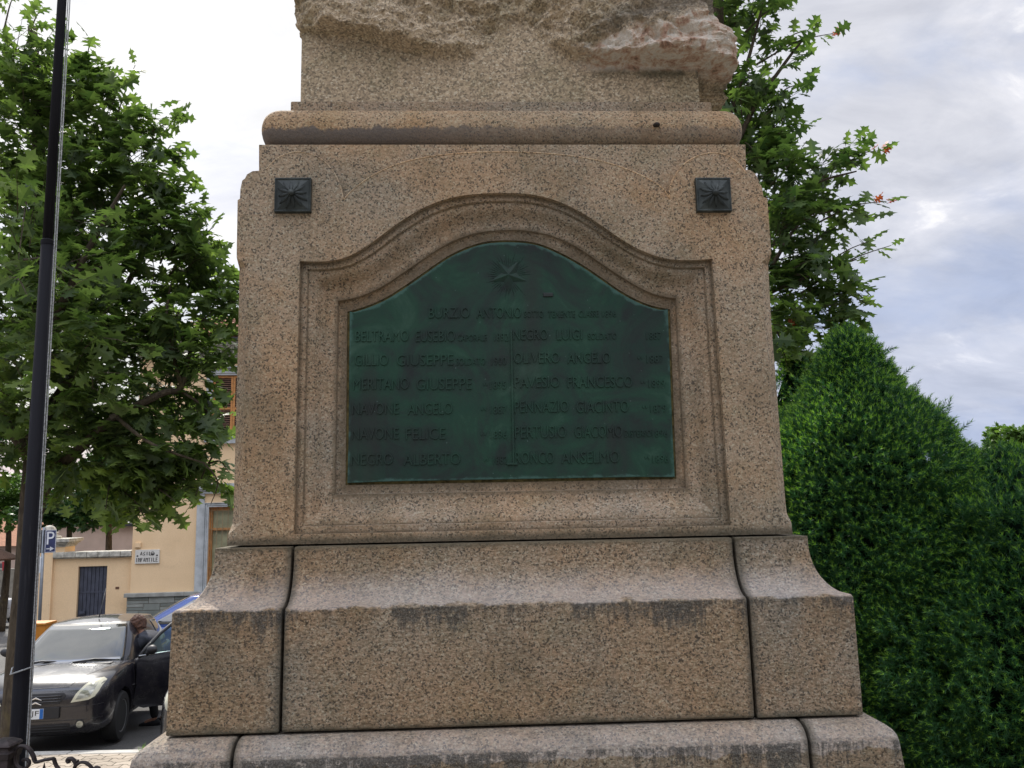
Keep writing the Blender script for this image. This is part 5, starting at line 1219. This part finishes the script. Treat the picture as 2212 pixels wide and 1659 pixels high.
# ================================================================== foliage
def leaf_mat(name, col, col2, tr=.45, rough=.45, redtip=0):
    m, g = material(name); rnd = g.n('ShaderNodeNewGeometry').outputs['Random Per Island']
    oc = g.n('ShaderNodeTexCoord').outputs['Object']
    c = g.mix(g.math('MULTIPLY', rnd, g.ramp(g.noise(oc, .9, 3), [(.3, .4), (.7, 1.0)])), col, col2)
    if redtip: c = g.mix(g.math('GREATER_THAN', rnd, 1-redtip), c, (.30, .07, .035))
    d_ = g.n('ShaderNodeBsdfPrincipled', {'Base Color': c, 'Roughness': rough, 'Specular IOR Level': .4})
    tcol = g.mix(1, c, (1.35, 1.5, .65), 'MULTIPLY'); t_ = g.n('ShaderNodeBsdfTranslucent', {0: tcol})
    mx = g.n('ShaderNodeMixShader', {0: tr}); g.t.links.new(d_.outputs[0], mx.inputs[1]); g.t.links.new(t_.outputs[0], mx.inputs[2])
    g.n('ShaderNodeOutputMaterial', {0: mx.outputs[0]}); return m
# red-oak leaf: pointed lobes, built as two halves along the midrib (length 1 along +y)
half_ = [(0, 0), (.05, .16), (.16, .17), (.30, .13), (.24, .24), (.11, .31), (.13, .36), (.30, .38), (.46, .36), (.36, .46), (.40, .53), (.24, .53), (.13, .58), (.14, .63), (.26, .70), (.38, .74), (.26, .78), (.22, .86), (.12, .85), (.05, .93), (0, 1.04)]
mid_ = [(0, y) for y in (0, .16, .31, .36, .53, .58, .63, .85, 1.04)]
def oak_template():
    V = []; Fc = []
    rib = [0, .16, .31, .36, .53, .58, .63, .85, 1.04]
    for s in (1, -1):
        b = len(V); H_ = [(x*s, y) for x, y in half_]; n_ = len(H_)
        for x, y in H_: V.append((x, y, -.12*abs(x)+.10*y*(1-y)+.10*abs(x)**2-.10*y*y))
        # fans from the midrib
        R_ = len(V)
        for y in rib[1:-1]: V.append((0, y, .10*y*(1-y)-.10*y*y+.0))
        r = {i: R_+i-1 for i in range(1, 8)}
        groups = [([0, 1, 2, 3, 4, 5], 1, 2), ([5, 6, 7, 8], 2, 3), ]
        tri = [(0, 1, r[1]), (1, 2, r[1]), (2, 3, 4), (2, 4, r[1]), (4, 5, r[1]), (5, r[2], r[1]), (5, 6, r[3]), (5, r[3], r[2]), (6, 7, 9), (7, 8, 9), (6, 9, 11), (9, 10, 11), (6, 11, 12), (6, 12, r[5]), (6, r[5], r[4]), (6, r[4], r[3]), (12, 13, r[6]), (12, r[6], r[5]), (13, 14, 16), (14, 15, 16), (13, 16, 18), (16, 17, 18), (13, 18, r[7]), (13, r[7], r[6]), (18, 19, r[7]), (19, 20, r[7])]
        for t in tri: Fc.append(tuple((k+b if k < 21 else k) for k in (t if s == 1 else t[::-1])))
    # stalk
    b = len(V); V += [(-.012, .0, 0), (.012, 0, 0), (.006, -.22, .02), (-.006, -.22, .02)]; Fc.append((b, b+1, b+2, b+3))
    return np.array(V), Fc
def simple_leaf():
    V = [(0, 0, 0), (.22, .1, -.04), (.5, .30, -.1), (.30, .45, -.05), (.42, .72, -.1), (.16, .70, -.03), (0, 1, -.05), (0, .5, .05), (-.16, .70, -.03), (-.42, .72, -.1), (-.30, .45, -.05), (-.5, .30, -.1), (-.22, .1, -.04)]
    return np.array(V), [(0, 1, 7), (1, 2, 3), (1, 3, 7), (3, 4, 5), (3, 5, 7), (5, 6, 7), (7, 6, 8), (7, 8, 10), (8, 9, 10), (7, 10, 12), (10, 11, 12), (7, 12, 0)]
def scatter(name, tmpl, pos, M, mat, parent, mats=None, mi=None):
    """one mesh holding many copies of a small template; pos (n,3), M (n,3,3)"""
    V, Fc = tmpl; n = len(pos); k = len(V)
    allv = (np.einsum('nij,kj->nki', M, V)+pos[:, None, :]).reshape(-1, 3)
    ln = np.array([len(f) for f in Fc]); fl_ = np.concatenate([np.array(f) for f in Fc])
    idx = (fl_[None, :]+(np.arange(n)*k)[:, None]).reshape(-1)
    me = bpy.data.meshes.new(name); me.vertices.add(len(allv)); me.vertices.foreach_set('co', allv.reshape(-1))
    me.loops.add(len(idx)); me.loops.foreach_set('vertex_index', idx)
    tot = np.tile(ln, n); st = np.concatenate([[0], np.cumsum(tot)[:-1]])
    me.polygons.add(len(tot)); me.polygons.foreach_set('loop_start', st); me.polygons.foreach_set('loop_total', tot)
    me.update(calc_edges=True); me.validate()
    o = link(name, me, mat, parent)
    if mi is not None: me.polygons.foreach_set('material_index', np.tile(mi, n))
    return o
def frames(dirs, nrm, size, wid=None):
    y = dirs/np.linalg.norm(dirs, axis=1, keepdims=True); x = np.cross(y, nrm); x /= np.maximum(1e-6, np.linalg.norm(x, axis=1, keepdims=True)); z = np.cross(x, y)
    M = np.stack([x, y, z], axis=2)*size[:, None, None]
    if wid is not None: M[:, :, 0] *= wid[:, None]
    return M
OAK = oak_template(); SIMP = simple_leaf()
def unit(v): return v/np.maximum(1e-6, np.linalg.norm(v, axis=-1, keepdims=True))
def grow(root, clumps, trunkc, leafsize, mat, barkm, name_f, nt_scale=1.0, per=7, tmpl=OAK, spread=.8, limbs=(), extra_twigs=()):
    """clumps: (centre, radius, twigs). Twigs point away from the trunk axis; leaves gather towards their ends"""
    P = []; D = []; tw = MB()
    o0 = Vector(root.location)
    for pts_, a0, a1 in limbs:
        p_ = catm([Vector(q)-o0 for q in pts_], 6); tw.tube(p_, [lerp(a0, a1, k/(len(p_)-1)) for k in range(len(p_))], 10)
    for c, r, n in clumps:
        c = Vector(c)-o0; n = int(n*nt_scale)
        u = unit(rng.normal(size=(n, 3))); rad = r*rng.random(n)**.42; b = np.array(c)+u*rad[:, None]*np.array([1, 1, .9])
        outw = unit(b-np.array(trunkc)-np.array([0, 0, 0])+rng.normal(size=(n, 3))*.2); outw[:, 2] = outw[:, 2]*.5+.15
        dr = unit(outw*.8+u*.5+rng.normal(size=(n, 3))*.35)
        for p, dd in zip(b, dr):
            L_ = rng.uniform(.10, .25); e = p+dd*L_; s = p-dd*.12
            tw.tube([Vector(s), Vector(p)+Vector((0, 0, .01)), Vector(e)], [.004, .003, .0015], 3, cap=False)
            for k in range(per):
                f = 1-rng.random()**1.6*.9 if k else 1.0
                q = s+(e-s)*f; a = rng.random()*6.28
                side = unit(np.cross(dd, [0, 0, 1.0])+1e-4); upv = np.cross(side, dd)
                ld = unit(dd*(.55+.3*(k == 0))+(side*math.cos(a)+upv*math.sin(a)*.5)*.9+np.array([0, 0, -.28])+rng.normal(size=3)*.12)
                P.append(q+ld*.02); D.append(ld)
    for s, e, n in extra_twigs:
        s = Vector(s)-o0; e = Vector(e)-o0; mid = (s+e)/2+Vector((0, 0, .05)); pts = catm([s, mid, e], 6); tw.tube([tuple(pts[0]-(pts[1]-pts[0])*2)]+pts, [.010]+[lerp(.009, .0025, k/(len(pts)-1)) for k in range(len(pts))], 5)
        dd0 = np.array((e-s).normalized())
        for k in range(n):
            f = 1-(k/n)**.8*.8; i = f*(len(pts)-1); j = min(int(i), len(pts)-2); q = np.array(pts[j].lerp(pts[j+1], i-j)); a = k*2.4+rng.random()
            side = unit(np.cross(dd0, [0, 0, 1.0])); upv = np.cross(side, dd0)
            ld = unit(dd0*(.9 if k < 2 else .45)+(side*math.cos(a)+upv*math.sin(a)*.8)*.8+np.array([0, 0, -.2])); P.append(q); D.append(ld)
    P = np.array(P); D = np.array(D); n = len(P); nr = unit(np.array([0, 0, 1.0])+rng.normal(size=(n, 3))*.45)
    scatter('foliage', tmpl, P, frames(D, nr, leafsize*rng.uniform(.7, 1.2, n), rng.uniform(.75, 1.1, n)), mat, root)
    if tmpl is OAK: tw.build('branches', barkm, root, fix=False)
    return n
m, g = material('bark'); oc = g.n('ShaderNodeTexCoord').outputs['Object']; v = g.mapping(oc, scale=(1, 1, .25))
n = g.noise(v, 22, 6, .7, .6); c = g.ramp(n, [(.3, (.035, .028, .020)), (.55, (.085, .068, .048)), (.75, (.15, .13, .095))]); c = g.mix(g.math('MULTIPLY', g.step(g.noise(oc, 5, 4), .55, .7), .5), c, (.12, .10, .045))
finish(g, c, .95, 0, n, 1.0, .03, .2); BARK = m
def trunk(name, paths, root, n=14):
    mb = MB(); o0 = Vector(root.location)
    for pts, r0_, r1_ in paths:
        p = catm([Vector(q)-o0 for q in pts], 6); mb.tube(p, [lerp(r0_, r1_, k/(len(p)-1)) for k in range(len(p))], n)
    return mb.build(name, BARK, root, smooth=True)
# --- left oak
OAKM = leaf_mat('oak_leaf', (.050, .085, .032), (.175, .24, .085), .58)
TY = 6.9; tb_ = at(26, 1650, TY); ot = empty('oak_tree', (tb_.x, TY, 0)); tag(ot, 'large leafy oak tree at the left whose trunk stands behind the flagpole', 'tree')
A = lambda px, py, Y=TY: tuple(at(px, py, Y))
base = (tb_.x-.05, TY, 0)
tm_ = A(80, 1300); t2 = A(60, 1010); t3 = A(95, 700, 7.0); t4 = A(85, 350, 7.1); t5 = A(70, 60, 7.2)
trunk('trunk', [([base, tuple(at(27, 1650, TY)), A(42, 1420), A(57, 1230), A(65, 1070), t3, t4, t5], .118, .04)], ot, 20)
limbs = [([A(70, 1120), A(100, 1040), A(165, 975, 6.8), A(250, 900, 6.6)], .075, .03), ([A(240, 905, 6.6), A(350, 850, 6.7), A(392, 835, 6.8), A(415, 740, 6.9), A(440, 690, 7)], .035, .008), ([A(392, 835, 6.8), A(360, 700, 6.8), A(372, 600, 6.9)], .02, .006),
 ([A(66, 950), A(150, 820, 7.2), A(230, 720, 7.3), A(330, 650, 7.2)], .055, .012), ([A(230, 720, 7.3), A(300, 560, 7.2), A(370, 420, 7.1)], .03, .008), ([A(90, 760, 7), A(180, 560, 6.6), A(270, 400, 6.5)], .045, .010), ([A(90, 560, 7), A(170, 360, 7.3), A(240, 200, 7.2)], .035, .008), ([A(80, 1000), A(-60, 800, 6.9), A(-160, 500, 6.9)], .06, .01), ([A(380, 840, 6.8), A(440, 880, 6.8), A(480, 960, 6.9)], .014, .005), ([A(440, 1000, 6.7), A(470, 1040, 6.75), A(455, 1090, 6.8)], .008, .003), ([A(250, 900, 6.6), A(330, 960, 6.5), A(440, 1000, 6.7)], .018, .006)]
cl = []
def C_(px, py, r, n, Y=TY, dy=.0): 
    p = at(px, py, Y+dy); cl.append((tuple(p), r/1789*Y, n))
for a in ((10, 130, 70, 18), (75, 150, 70, 22), (30, 240, 90, 30), (130, 230, 75, 24), (185, 190, 55, 14), (235, 270, 60, 16), (110, 340, 90, 34), (200, 370, 85, 32), (280, 330, 60, 16), (330, 300, 40, 9), (30, 400, 100, 36), (300, 420, 60, 18), (120, 480, 100, 44), (230, 490, 90, 36), (40, 560, 110, 48), (330, 520, 55, 13), (180, 600, 110, 54), (290, 620, 80, 30), (380, 600, 60, 15), (430, 570, 35, 8), (60, 720, 110, 50), (190, 740, 110, 54), (310, 730, 85, 36), (405, 690, 55, 11), (450, 660, 36, 7), (480, 680, 24, 4), (60, 870, 110, 46), (190, 880, 105, 50), (310, 860, 90, 38), (400, 830, 50, 8), (445, 790, 34, 4), (430, 880, 34, 4), (120, 960, 70, 18), (250, 990, 85, 34), (340, 960, 75, 26), (290, 1050, 50, 15), (390, 1010, 48, 11), (452, 1045, 26, 4), (350, 1070, 40, 9), (310, 1105, 22, 4), (420, 780, 42, 6), (365, 760, 65, 14), (390, 890, 50, 9), (345, 480, 55, 14), (390, 540, 45, 10), (300, 360, 60, 16), (470, 650, 34, 8), (380, 470, 26, 5), (260, 1000, 80, 22), (360, 1030, 55, 12), (180, 1010, 70, 16),  (425, 950, 40, 7), (15, 970, 60, 14), (10, 680, 90, 24)):
    C_(*a)
for a in ((60, 500, 180, 36, TY, 1.3), (200, 660, 170, 50, TY, 1.2), (80, 800, 190, 60, TY, 1.2), (220, 850, 110, 18, TY, 1.0), (60, 620, 180, 30, TY, -1.0), (-200, 500, 300, 90, TY, .3), (-150, 850, 200, 50, TY, .3), (-200, 150, 200, 40, TY, .3), (150, 760, 120, 26, TY, -.8)): C_(*a)
xt = [(A(230, 330), A(292, 140), 9), (A(180, 190), A(195, 85), 7), (A(60, 90), A(88, 20), 7), (A(10, 60), A(30, -10), 6), (A(290, 320), A(378, 262), 9), (A(300, 430), A(412, 405), 8), (A(350, 560), A(385, 500), 7), (A(370, 590), A(462, 490, 7), 9), (A(380, 560), A(432, 500, 6.8), 7), (A(430, 650), A(508, 640, 7), 6), (A(440, 690), A(500, 665, 7), 7), (A(450, 780), A(505, 780, 7), 6), (A(300, 1050), A(385, 1090, 6.6), 5), (A(460, 985), A(418, 1085, 6.8), 8), (A(455, 1000), A(495, 1020, 6.8), 7), (A(260, 1060), A(318, 1128, 6.6), 8), (A(240, 1040), A(228, 1100, 6.6), 7), (A(60, 420, 6.0), A(40, 560, 5.4), 7), (A(60, 560, 5.9), A(140, 590, 5.2), 7), (A(20, 600, 5.6), A(60, 640, 5.0), 6)]
nl = grow(ot, cl, (0, 0, 3.6), .178, OAKM, BARK, 'oak', .72, 7, limbs=limbs, extra_twigs=xt)
print('left oak leaves', nl)
# --- right oak behind the memorial
OAKR = leaf_mat('oak_leaf_red_tips', (.040, .076, .030), (.150, .215, .070), .55, redtip=0)
RYY = 6.6; rb_ = at(1560, 1200, RYY); orr = empty('oak_tree', (rb_.x, RYY, 1.0)); tag(orr, 'oak tree with a few red young leaves rising behind the right side of the memorial', 'tree')
A = lambda px, py, Y=RYY: tuple(at(px, py, Y))
trunk('trunk', [([(rb_.x, RYY, 1.0), (rb_.x+.02, RYY, 2.5), A(1555, 500), A(1550, 0), A(1545, -300)], .11, .03)], orr)
limbs = [([A(1558, 600), A(1640, 470), A(1750, 400), A(1850, 370)], .03, .006), ([A(1556, 400), A(1620, 250), A(1700, 130), A(1740, 80)], .028, .006), ([A(1558, 760), A(1640, 650), A(1740, 600), A(1850, 560)], .025, .006), ([A(1558, 700), A(1650, 600), A(1740, 470), A(1860, 440)], .025, .006), ([A(1556, 300), A(1610, 150), A(1650, 0)], .025, .008)]
cl = []
def C_(px, py, r, n, Y=RYY, dy=.0): p = at(px, py, Y+dy); cl.append((tuple(p), r/1789*Y, n))
for a in ((1600, 20, 50, 14), (1640, 60, 40, 10), (1620, 150, 55, 16), (1665, 180, 35, 7), (1600, 240, 60, 20), (1640, 260, 50, 14), (1690, 240, 28, 4), (1620, 330, 55, 20), (1680, 320, 45, 11), (1660, 400, 75, 34), (1740, 390, 48, 13), (1790, 370, 32, 6), (1680, 470, 75, 36), (1750, 460, 40, 10), (1700, 530, 70, 28), (1770, 510, 40, 9), (1690, 600, 70, 30), (1750, 590, 38, 8), (1720, 660, 70, 28), (1790, 640, 42, 9), (1760, 690, 48, 10), (1700, 720, 40, 9), (1560, 400, 120, 40, RYY, .4), (1550, 650, 150, 50, RYY, .4), (1500, 100, 130, 40, RYY, .4), (1640, 560, 90, 36, RYY, .6), (1640, 700, 70, 22), (1690, 760, 26, 5), (1620, 300, 60, 20, RYY, .8), (1480, -120, 150, 45), (1590, -180, 130, 36), (1520, -320, 110, 30), (1440, 250, 120, 24, RYY, .5)): C_(*a)
xt = [(A(1650, 130), A(1800, 72), 9), (A(1680, 110), A(1745, 66), 6), (A(1620, 60), A(1700, 10), 8), (A(1660, 230), A(1735, 180), 6), (A(1680, 290), A(1745, 270), 6), (A(1780, 370), A(1905, 325), 9), (A(1780, 380), A(1850, 345), 6), (A(1770, 480), A(1915, 435), 9), (A(1780, 460), A(1880, 470), 5), (A(1750, 620), A(1925, 530), 10), (A(1760, 600), A(1880, 520), 6), (A(1790, 640), A(1870, 655), 6), (A(1680, 720), A(1700, 790), 6), (A(1720, 380), A(1790, 330), 6), (A(1640, 330), A(1700, 250), 6)]
nl = grow(orr, cl, (0, 0, 3.2), .168, OAKR, BARK, 'oak', .50, 7, limbs=limbs, extra_twigs=xt); print('right oak leaves', nl)
# red sprig at the twig ends
RM = leaf_mat('young_red_leaf', (.34, .05, .035), (.48, .12, .05), .4); P = []; D = []
for px, py in ((1803, 72), (1797, 78), (1880, 325), (1903, 322), (1908, 333), (1893, 430), (1912, 432), (1918, 440), (1887, 436), (1700, 690), (1712, 705)):
    P.append(at(px, py, RYY)-orr.location); D.append(unit(np.array([.7, -.2, .35])+rng.normal(size=3)*.3))
scatter('young_leaves', OAK, np.array(P), frames(np.array(D), unit(rng.normal(size=(len(P), 3))), np.full(len(P), .085)), RM, orr)
# --- dwarf conifers
def shoot_template(nn=18, seed=1):
    r_ = np.random.default_rng(seed); V = []; Fc = []; mi = []
    for k in range(nn):
        f = k/nn; q = k*2.4; h = .08+.88*f; tilt = 1.15-.85*f; ln = .46-.14*f
        d_ = np.array([math.cos(q)*tilt, .75, math.sin(q)*tilt]); d_ = d_/np.linalg.norm(d_)*ln; s_ = np.cross(d_, r_.normal(size=3)); s_ = s_/np.linalg.norm(s_)*.030
        b = len(V); o = np.array([0, h, 0]); V += [o-s_, o+s_, o+d_]; Fc.append((b, b+1, b+2)); mi.append(1 if k >= nn-4 else 0)
    b = len(V); V += [np.array(v_) for v_ in ((-.012, 0, 0), (.012, 0, 0), (0, 1.0, .0))]; Fc.append((b, b+1, b+2)); mi.append(0)
    return np.array(V), Fc, mi
NED = leaf_mat('needles', (.020, .078, .027), (.048, .145, .038), .26, .5); NTP = leaf_mat('needle_tips', (.11, .24, .03), (.24, .40, .06), .3, .5); NCO = plain('shade_core_dark', (.004, .009, .005), 1.0, var=.5, scale=8, spec=0)
def conifer(loc, prof, label, n, size, seed, lumps=.10):
    root = empty('conifer', loc); tag(root, label, 'conifer', 'dense conifers right of the memorial')
    r_ = np.random.default_rng(seed); H_ = prof[-1][1]
    def rad(z): return table([(zz_, rr_) for rr_, zz_ in prof], z)
    def bump(p, k=1.0):
        v = Vector(p); d1 = noise.voronoi(v*2.6+Vector((seed, 0, 0)))[0][0]; d2 = noise.voronoi(v*6.5+Vector((seed, 3, 0)))[0][0]
        return 1+lumps*.9*noise.noise(v*1.1+Vector((seed*2, 1, 4)))*1.6+lumps*(noise.fractal(v*1.3+Vector((seed, 0, 0)), 1, 2, 3))*1.0+lumps*2.2*(.45-d1)+lumps*1.1*(.45-d2)
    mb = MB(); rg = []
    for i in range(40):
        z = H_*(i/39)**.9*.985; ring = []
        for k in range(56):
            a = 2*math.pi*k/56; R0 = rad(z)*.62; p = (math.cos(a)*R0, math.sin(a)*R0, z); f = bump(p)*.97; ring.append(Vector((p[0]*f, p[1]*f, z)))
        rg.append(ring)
    mb.rings(rg); mb.build('shade_core', NCO, root, smooth=True)  # near-black core added to block light and darken the interior
    mb = MB(); mb.tube([(0, 0, -.05), (0, 0, H_*.95)], [.09, .01], 10); mb.build('trunk', BARK, root)
    # sample surface by area
    zs_ = np.linspace(0, H_, 400); w_ = np.array([rad(z)+.06 for z in zs_]); w_ /= w_.sum(); z = r_.choice(zs_, n, p=w_)+r_.uniform(-H_/800, H_/800, n); a = r_.random(n)*6.283
    P = []; D = []
    for zz_, aa in zip(z, a):
        R0 = rad(zz_); p = np.array([math.cos(aa)*R0, math.sin(aa)*R0, zz_]); f = bump(p)*(1-.16*r_.random()**2.5); q = np.array([p[0]*f, p[1]*f, zz_])
        sl_ = (rad(zz_+.05)-rad(zz_-.05))/.1; nn = np.array([math.cos(aa), math.sin(aa), -sl_]); nn /= np.linalg.norm(nn)
        P.append(q-nn*(.04 if r_.random() > .035 else -.035)); D.append(nn*1.0+np.array([0, 0, .30])+r_.normal(size=3)*.45)
    P = np.array(P); D = unit(np.array(D)); V, Fc, mi = shoot_template(20, seed)
    o = scatter('needles', (V, Fc), P, frames(D, unit(r_.normal(size=(n, 3))), size*r_.uniform(.65, 1.25, n)), [NED, NTP], root, mi=np.array(mi)); return root
CY = 5.3; ap = at(1850, 688, CY)
sc_x = lambda w_: w_/1789*CY
def prof_px(rows, cx):
    # rows: (photo y, half width px) from the apex down -> (radius, height above the bed)
    out = [];
    for py, hw in rows: out.append((sc_x(hw), at(cx, py, CY).z-.99))
    return sorted(out, key=lambda q: q[1])
base_h = 0
pr_ = prof_px([(672, 8), (690, 34), (715, 62), (755, 84), (820, 118), (880, 172), (930, 215), (1000, 248), (1100, 265), (1250, 290), (1450, 300), (1700, 300), (2000, 270)], 1850)
pr_ = [(pr_[0][0]*.9, 0.0)]+[q for q in pr_ if q[1] > .05]
cx_ = at(1868, 1100, CY+.5).x
conifer((cx_, CY+.55, .99), pr_, 'large dense dark green conifer right of the memorial, the one with the tall pointed top', 27000, .082, 3, .085)
pr2 = [(1.15, 0), (1.22, .5), (1.18, 1.0), (1.05, 1.5), (.85, 1.95), (.55, 2.22), (.25, 2.38), (.02, 2.46)]
a_ = at(2190, 965, 5.5); z2 = a_.z-.99; pr2 = [(r_, z_*z2/2.46) for r_, z_ in pr2]
conifer((a_.x-.05, 5.5, .99), pr2, 'lower rounded conifer at the right edge, its top sloping down beside the distant tree', 20000, .085, 8, .10)
a_ = at(1745, 760, 6.6); pr4 = [(.35, 0), (.42, .8), (.40, 1.8), (.28, 2.5), (.12, a_.z-1.05), (.02, a_.z-.92)]
conifer((at(1722, 800, 6.7).x, 6.7, .99), pr4, 'slim conifer squeezed between the memorial and the large conifer', 5000, .08, 15, .08)
# --- trees behind the garden wall
FARM = leaf_mat('far_leaf', (.020, .060, .020), (.055, .12, .030), .30); FARL = leaf_mat('far_light_leaf', (.07, .14, .03), (.15, .24, .06), .35)
def far_tree(px, py, Y, rpx, label, mat, n, ls=.17, group='trees beyond the garden wall', flat=.8):
    c = at(px, py, Y); r = rpx/1789*Y; root = empty('tree', (c.x, Y, gz(Y) if Y > GY else 0)); tag(root, label, 'tree', group)
    z0 = root.location.z; trunk('trunk', [([(c.x, Y, z0), (c.x+.1, Y, (z0+c.z)/2), (c.x, Y, c.z)], .16, .06)], root, 10)
    cl_ = []; r_ = np.random.default_rng(int(abs(px))+1)
    for k in range(16):
        u = unit(r_.normal(size=3)); q = np.array(c)+u*r*r_.uniform(.3, .85)*np.array([1, 1, flat]); cl_.append((tuple(q), r*.34, n/16))
    grow(root, cl_, (0, 0, c.z-z0-r*.5), ls, mat, BARK, 'leaf', 1.0, 9, tmpl=SIMP)
far_tree(235, 1060, 27.5, 105, 'dark tree directly behind the garden wall beside the building corner', FARM, 900)
far_tree(150, 1080, 29.5, 90, 'dark tree behind the gate pier', FARM, 700)
far_tree(330, 960, 34, 110, 'tree rising behind the corner of the peach building', FARM, 700)
far_tree(20, 1075, 31, 85, 'paler green tree above the pink house at the left edge', FARL, 500)
far_tree(-70, 950, 33, 130, 'tall tree above the pink house beyond the left edge', FARM, 400)
c_ = at(280, 1155, 40); hs2 = empty('shed', (c_.x-4, 40, gz(40))); tag(hs2, 'pale building with dark roof edge behind the garden wall trees', 'house')
mb = MB(); h_ = c_.z-gz(40); mb.box((0, 0, 0), (6, 5, h_+.5)); mb.build('wall', PK, hs2); mb = MB(); mb.add([(-.3, -.3, h_+.8), (6.3, -.3, h_+.2), (6.3, 5.3, h_+.2), (-.3, 5.3, h_+.8), (-.3, -.3, h_+.95), (6.3, -.3, h_+.35), (6.3, 5.3, h_+.35), (-.3, 5.3, h_+.95)], [(0, 1, 2, 3), (4, 5, 6, 7), (0, 1, 5, 4), (1, 2, 6, 5), (2, 3, 7, 6), (3, 0, 4, 7)]); mb.build('roof', bpy.data.materials['gutter_metal'], hs2)
# distant trees on the right
far_tree(2200, 975, 30, 75, 'distant light green tree at the right edge above the conifers', FARL, 600, .20, 'distant trees on the right')
far_tree(2130, 1010, 36, 60, 'distant darker tree low on the right between conifer and light green tree', FARM, 350, .20, 'distant trees on the right')
# grass tuft at the kerb
GR = leaf_mat('grass_blade', (.10, .20, .03), (.20, .33, .06), .4); tp = at(330, 1592, GY-.16)
for nm, x, n in (('weed_tuft', -3.92, 110),):
    x = at(330, 1600, GY-.14).x
    V = np.array([(-.04, 0, 0), (.04, 0, 0), (.02, .6, .03), (-.02, .6, .03), (0, 1, .12)]); n_ = n
    P = np.stack([x+rng.normal(size=n_)*.07, GY-.14+rng.normal(size=n_)*.025, np.full(n_, .0)], 1); D = unit(np.stack([rng.normal(size=n_)*.45, rng.normal(size=n_)*.45, np.ones(n_)], 1))
    o = scatter('weed_tuft', (V, [(0, 1, 2, 3), (3, 2, 4)]), P, frames(D, unit(rng.normal(size=(n_, 3))), rng.uniform(.04, .12, n_)), GR, None); tag(o, 'small tuft of weeds growing at the kerb beside the parking bay line', 'weeds')
for k_, p_ in (('emblem', c1.matrix_world @ Vector((0, 0, .6))),): print(k_, proj(p_))
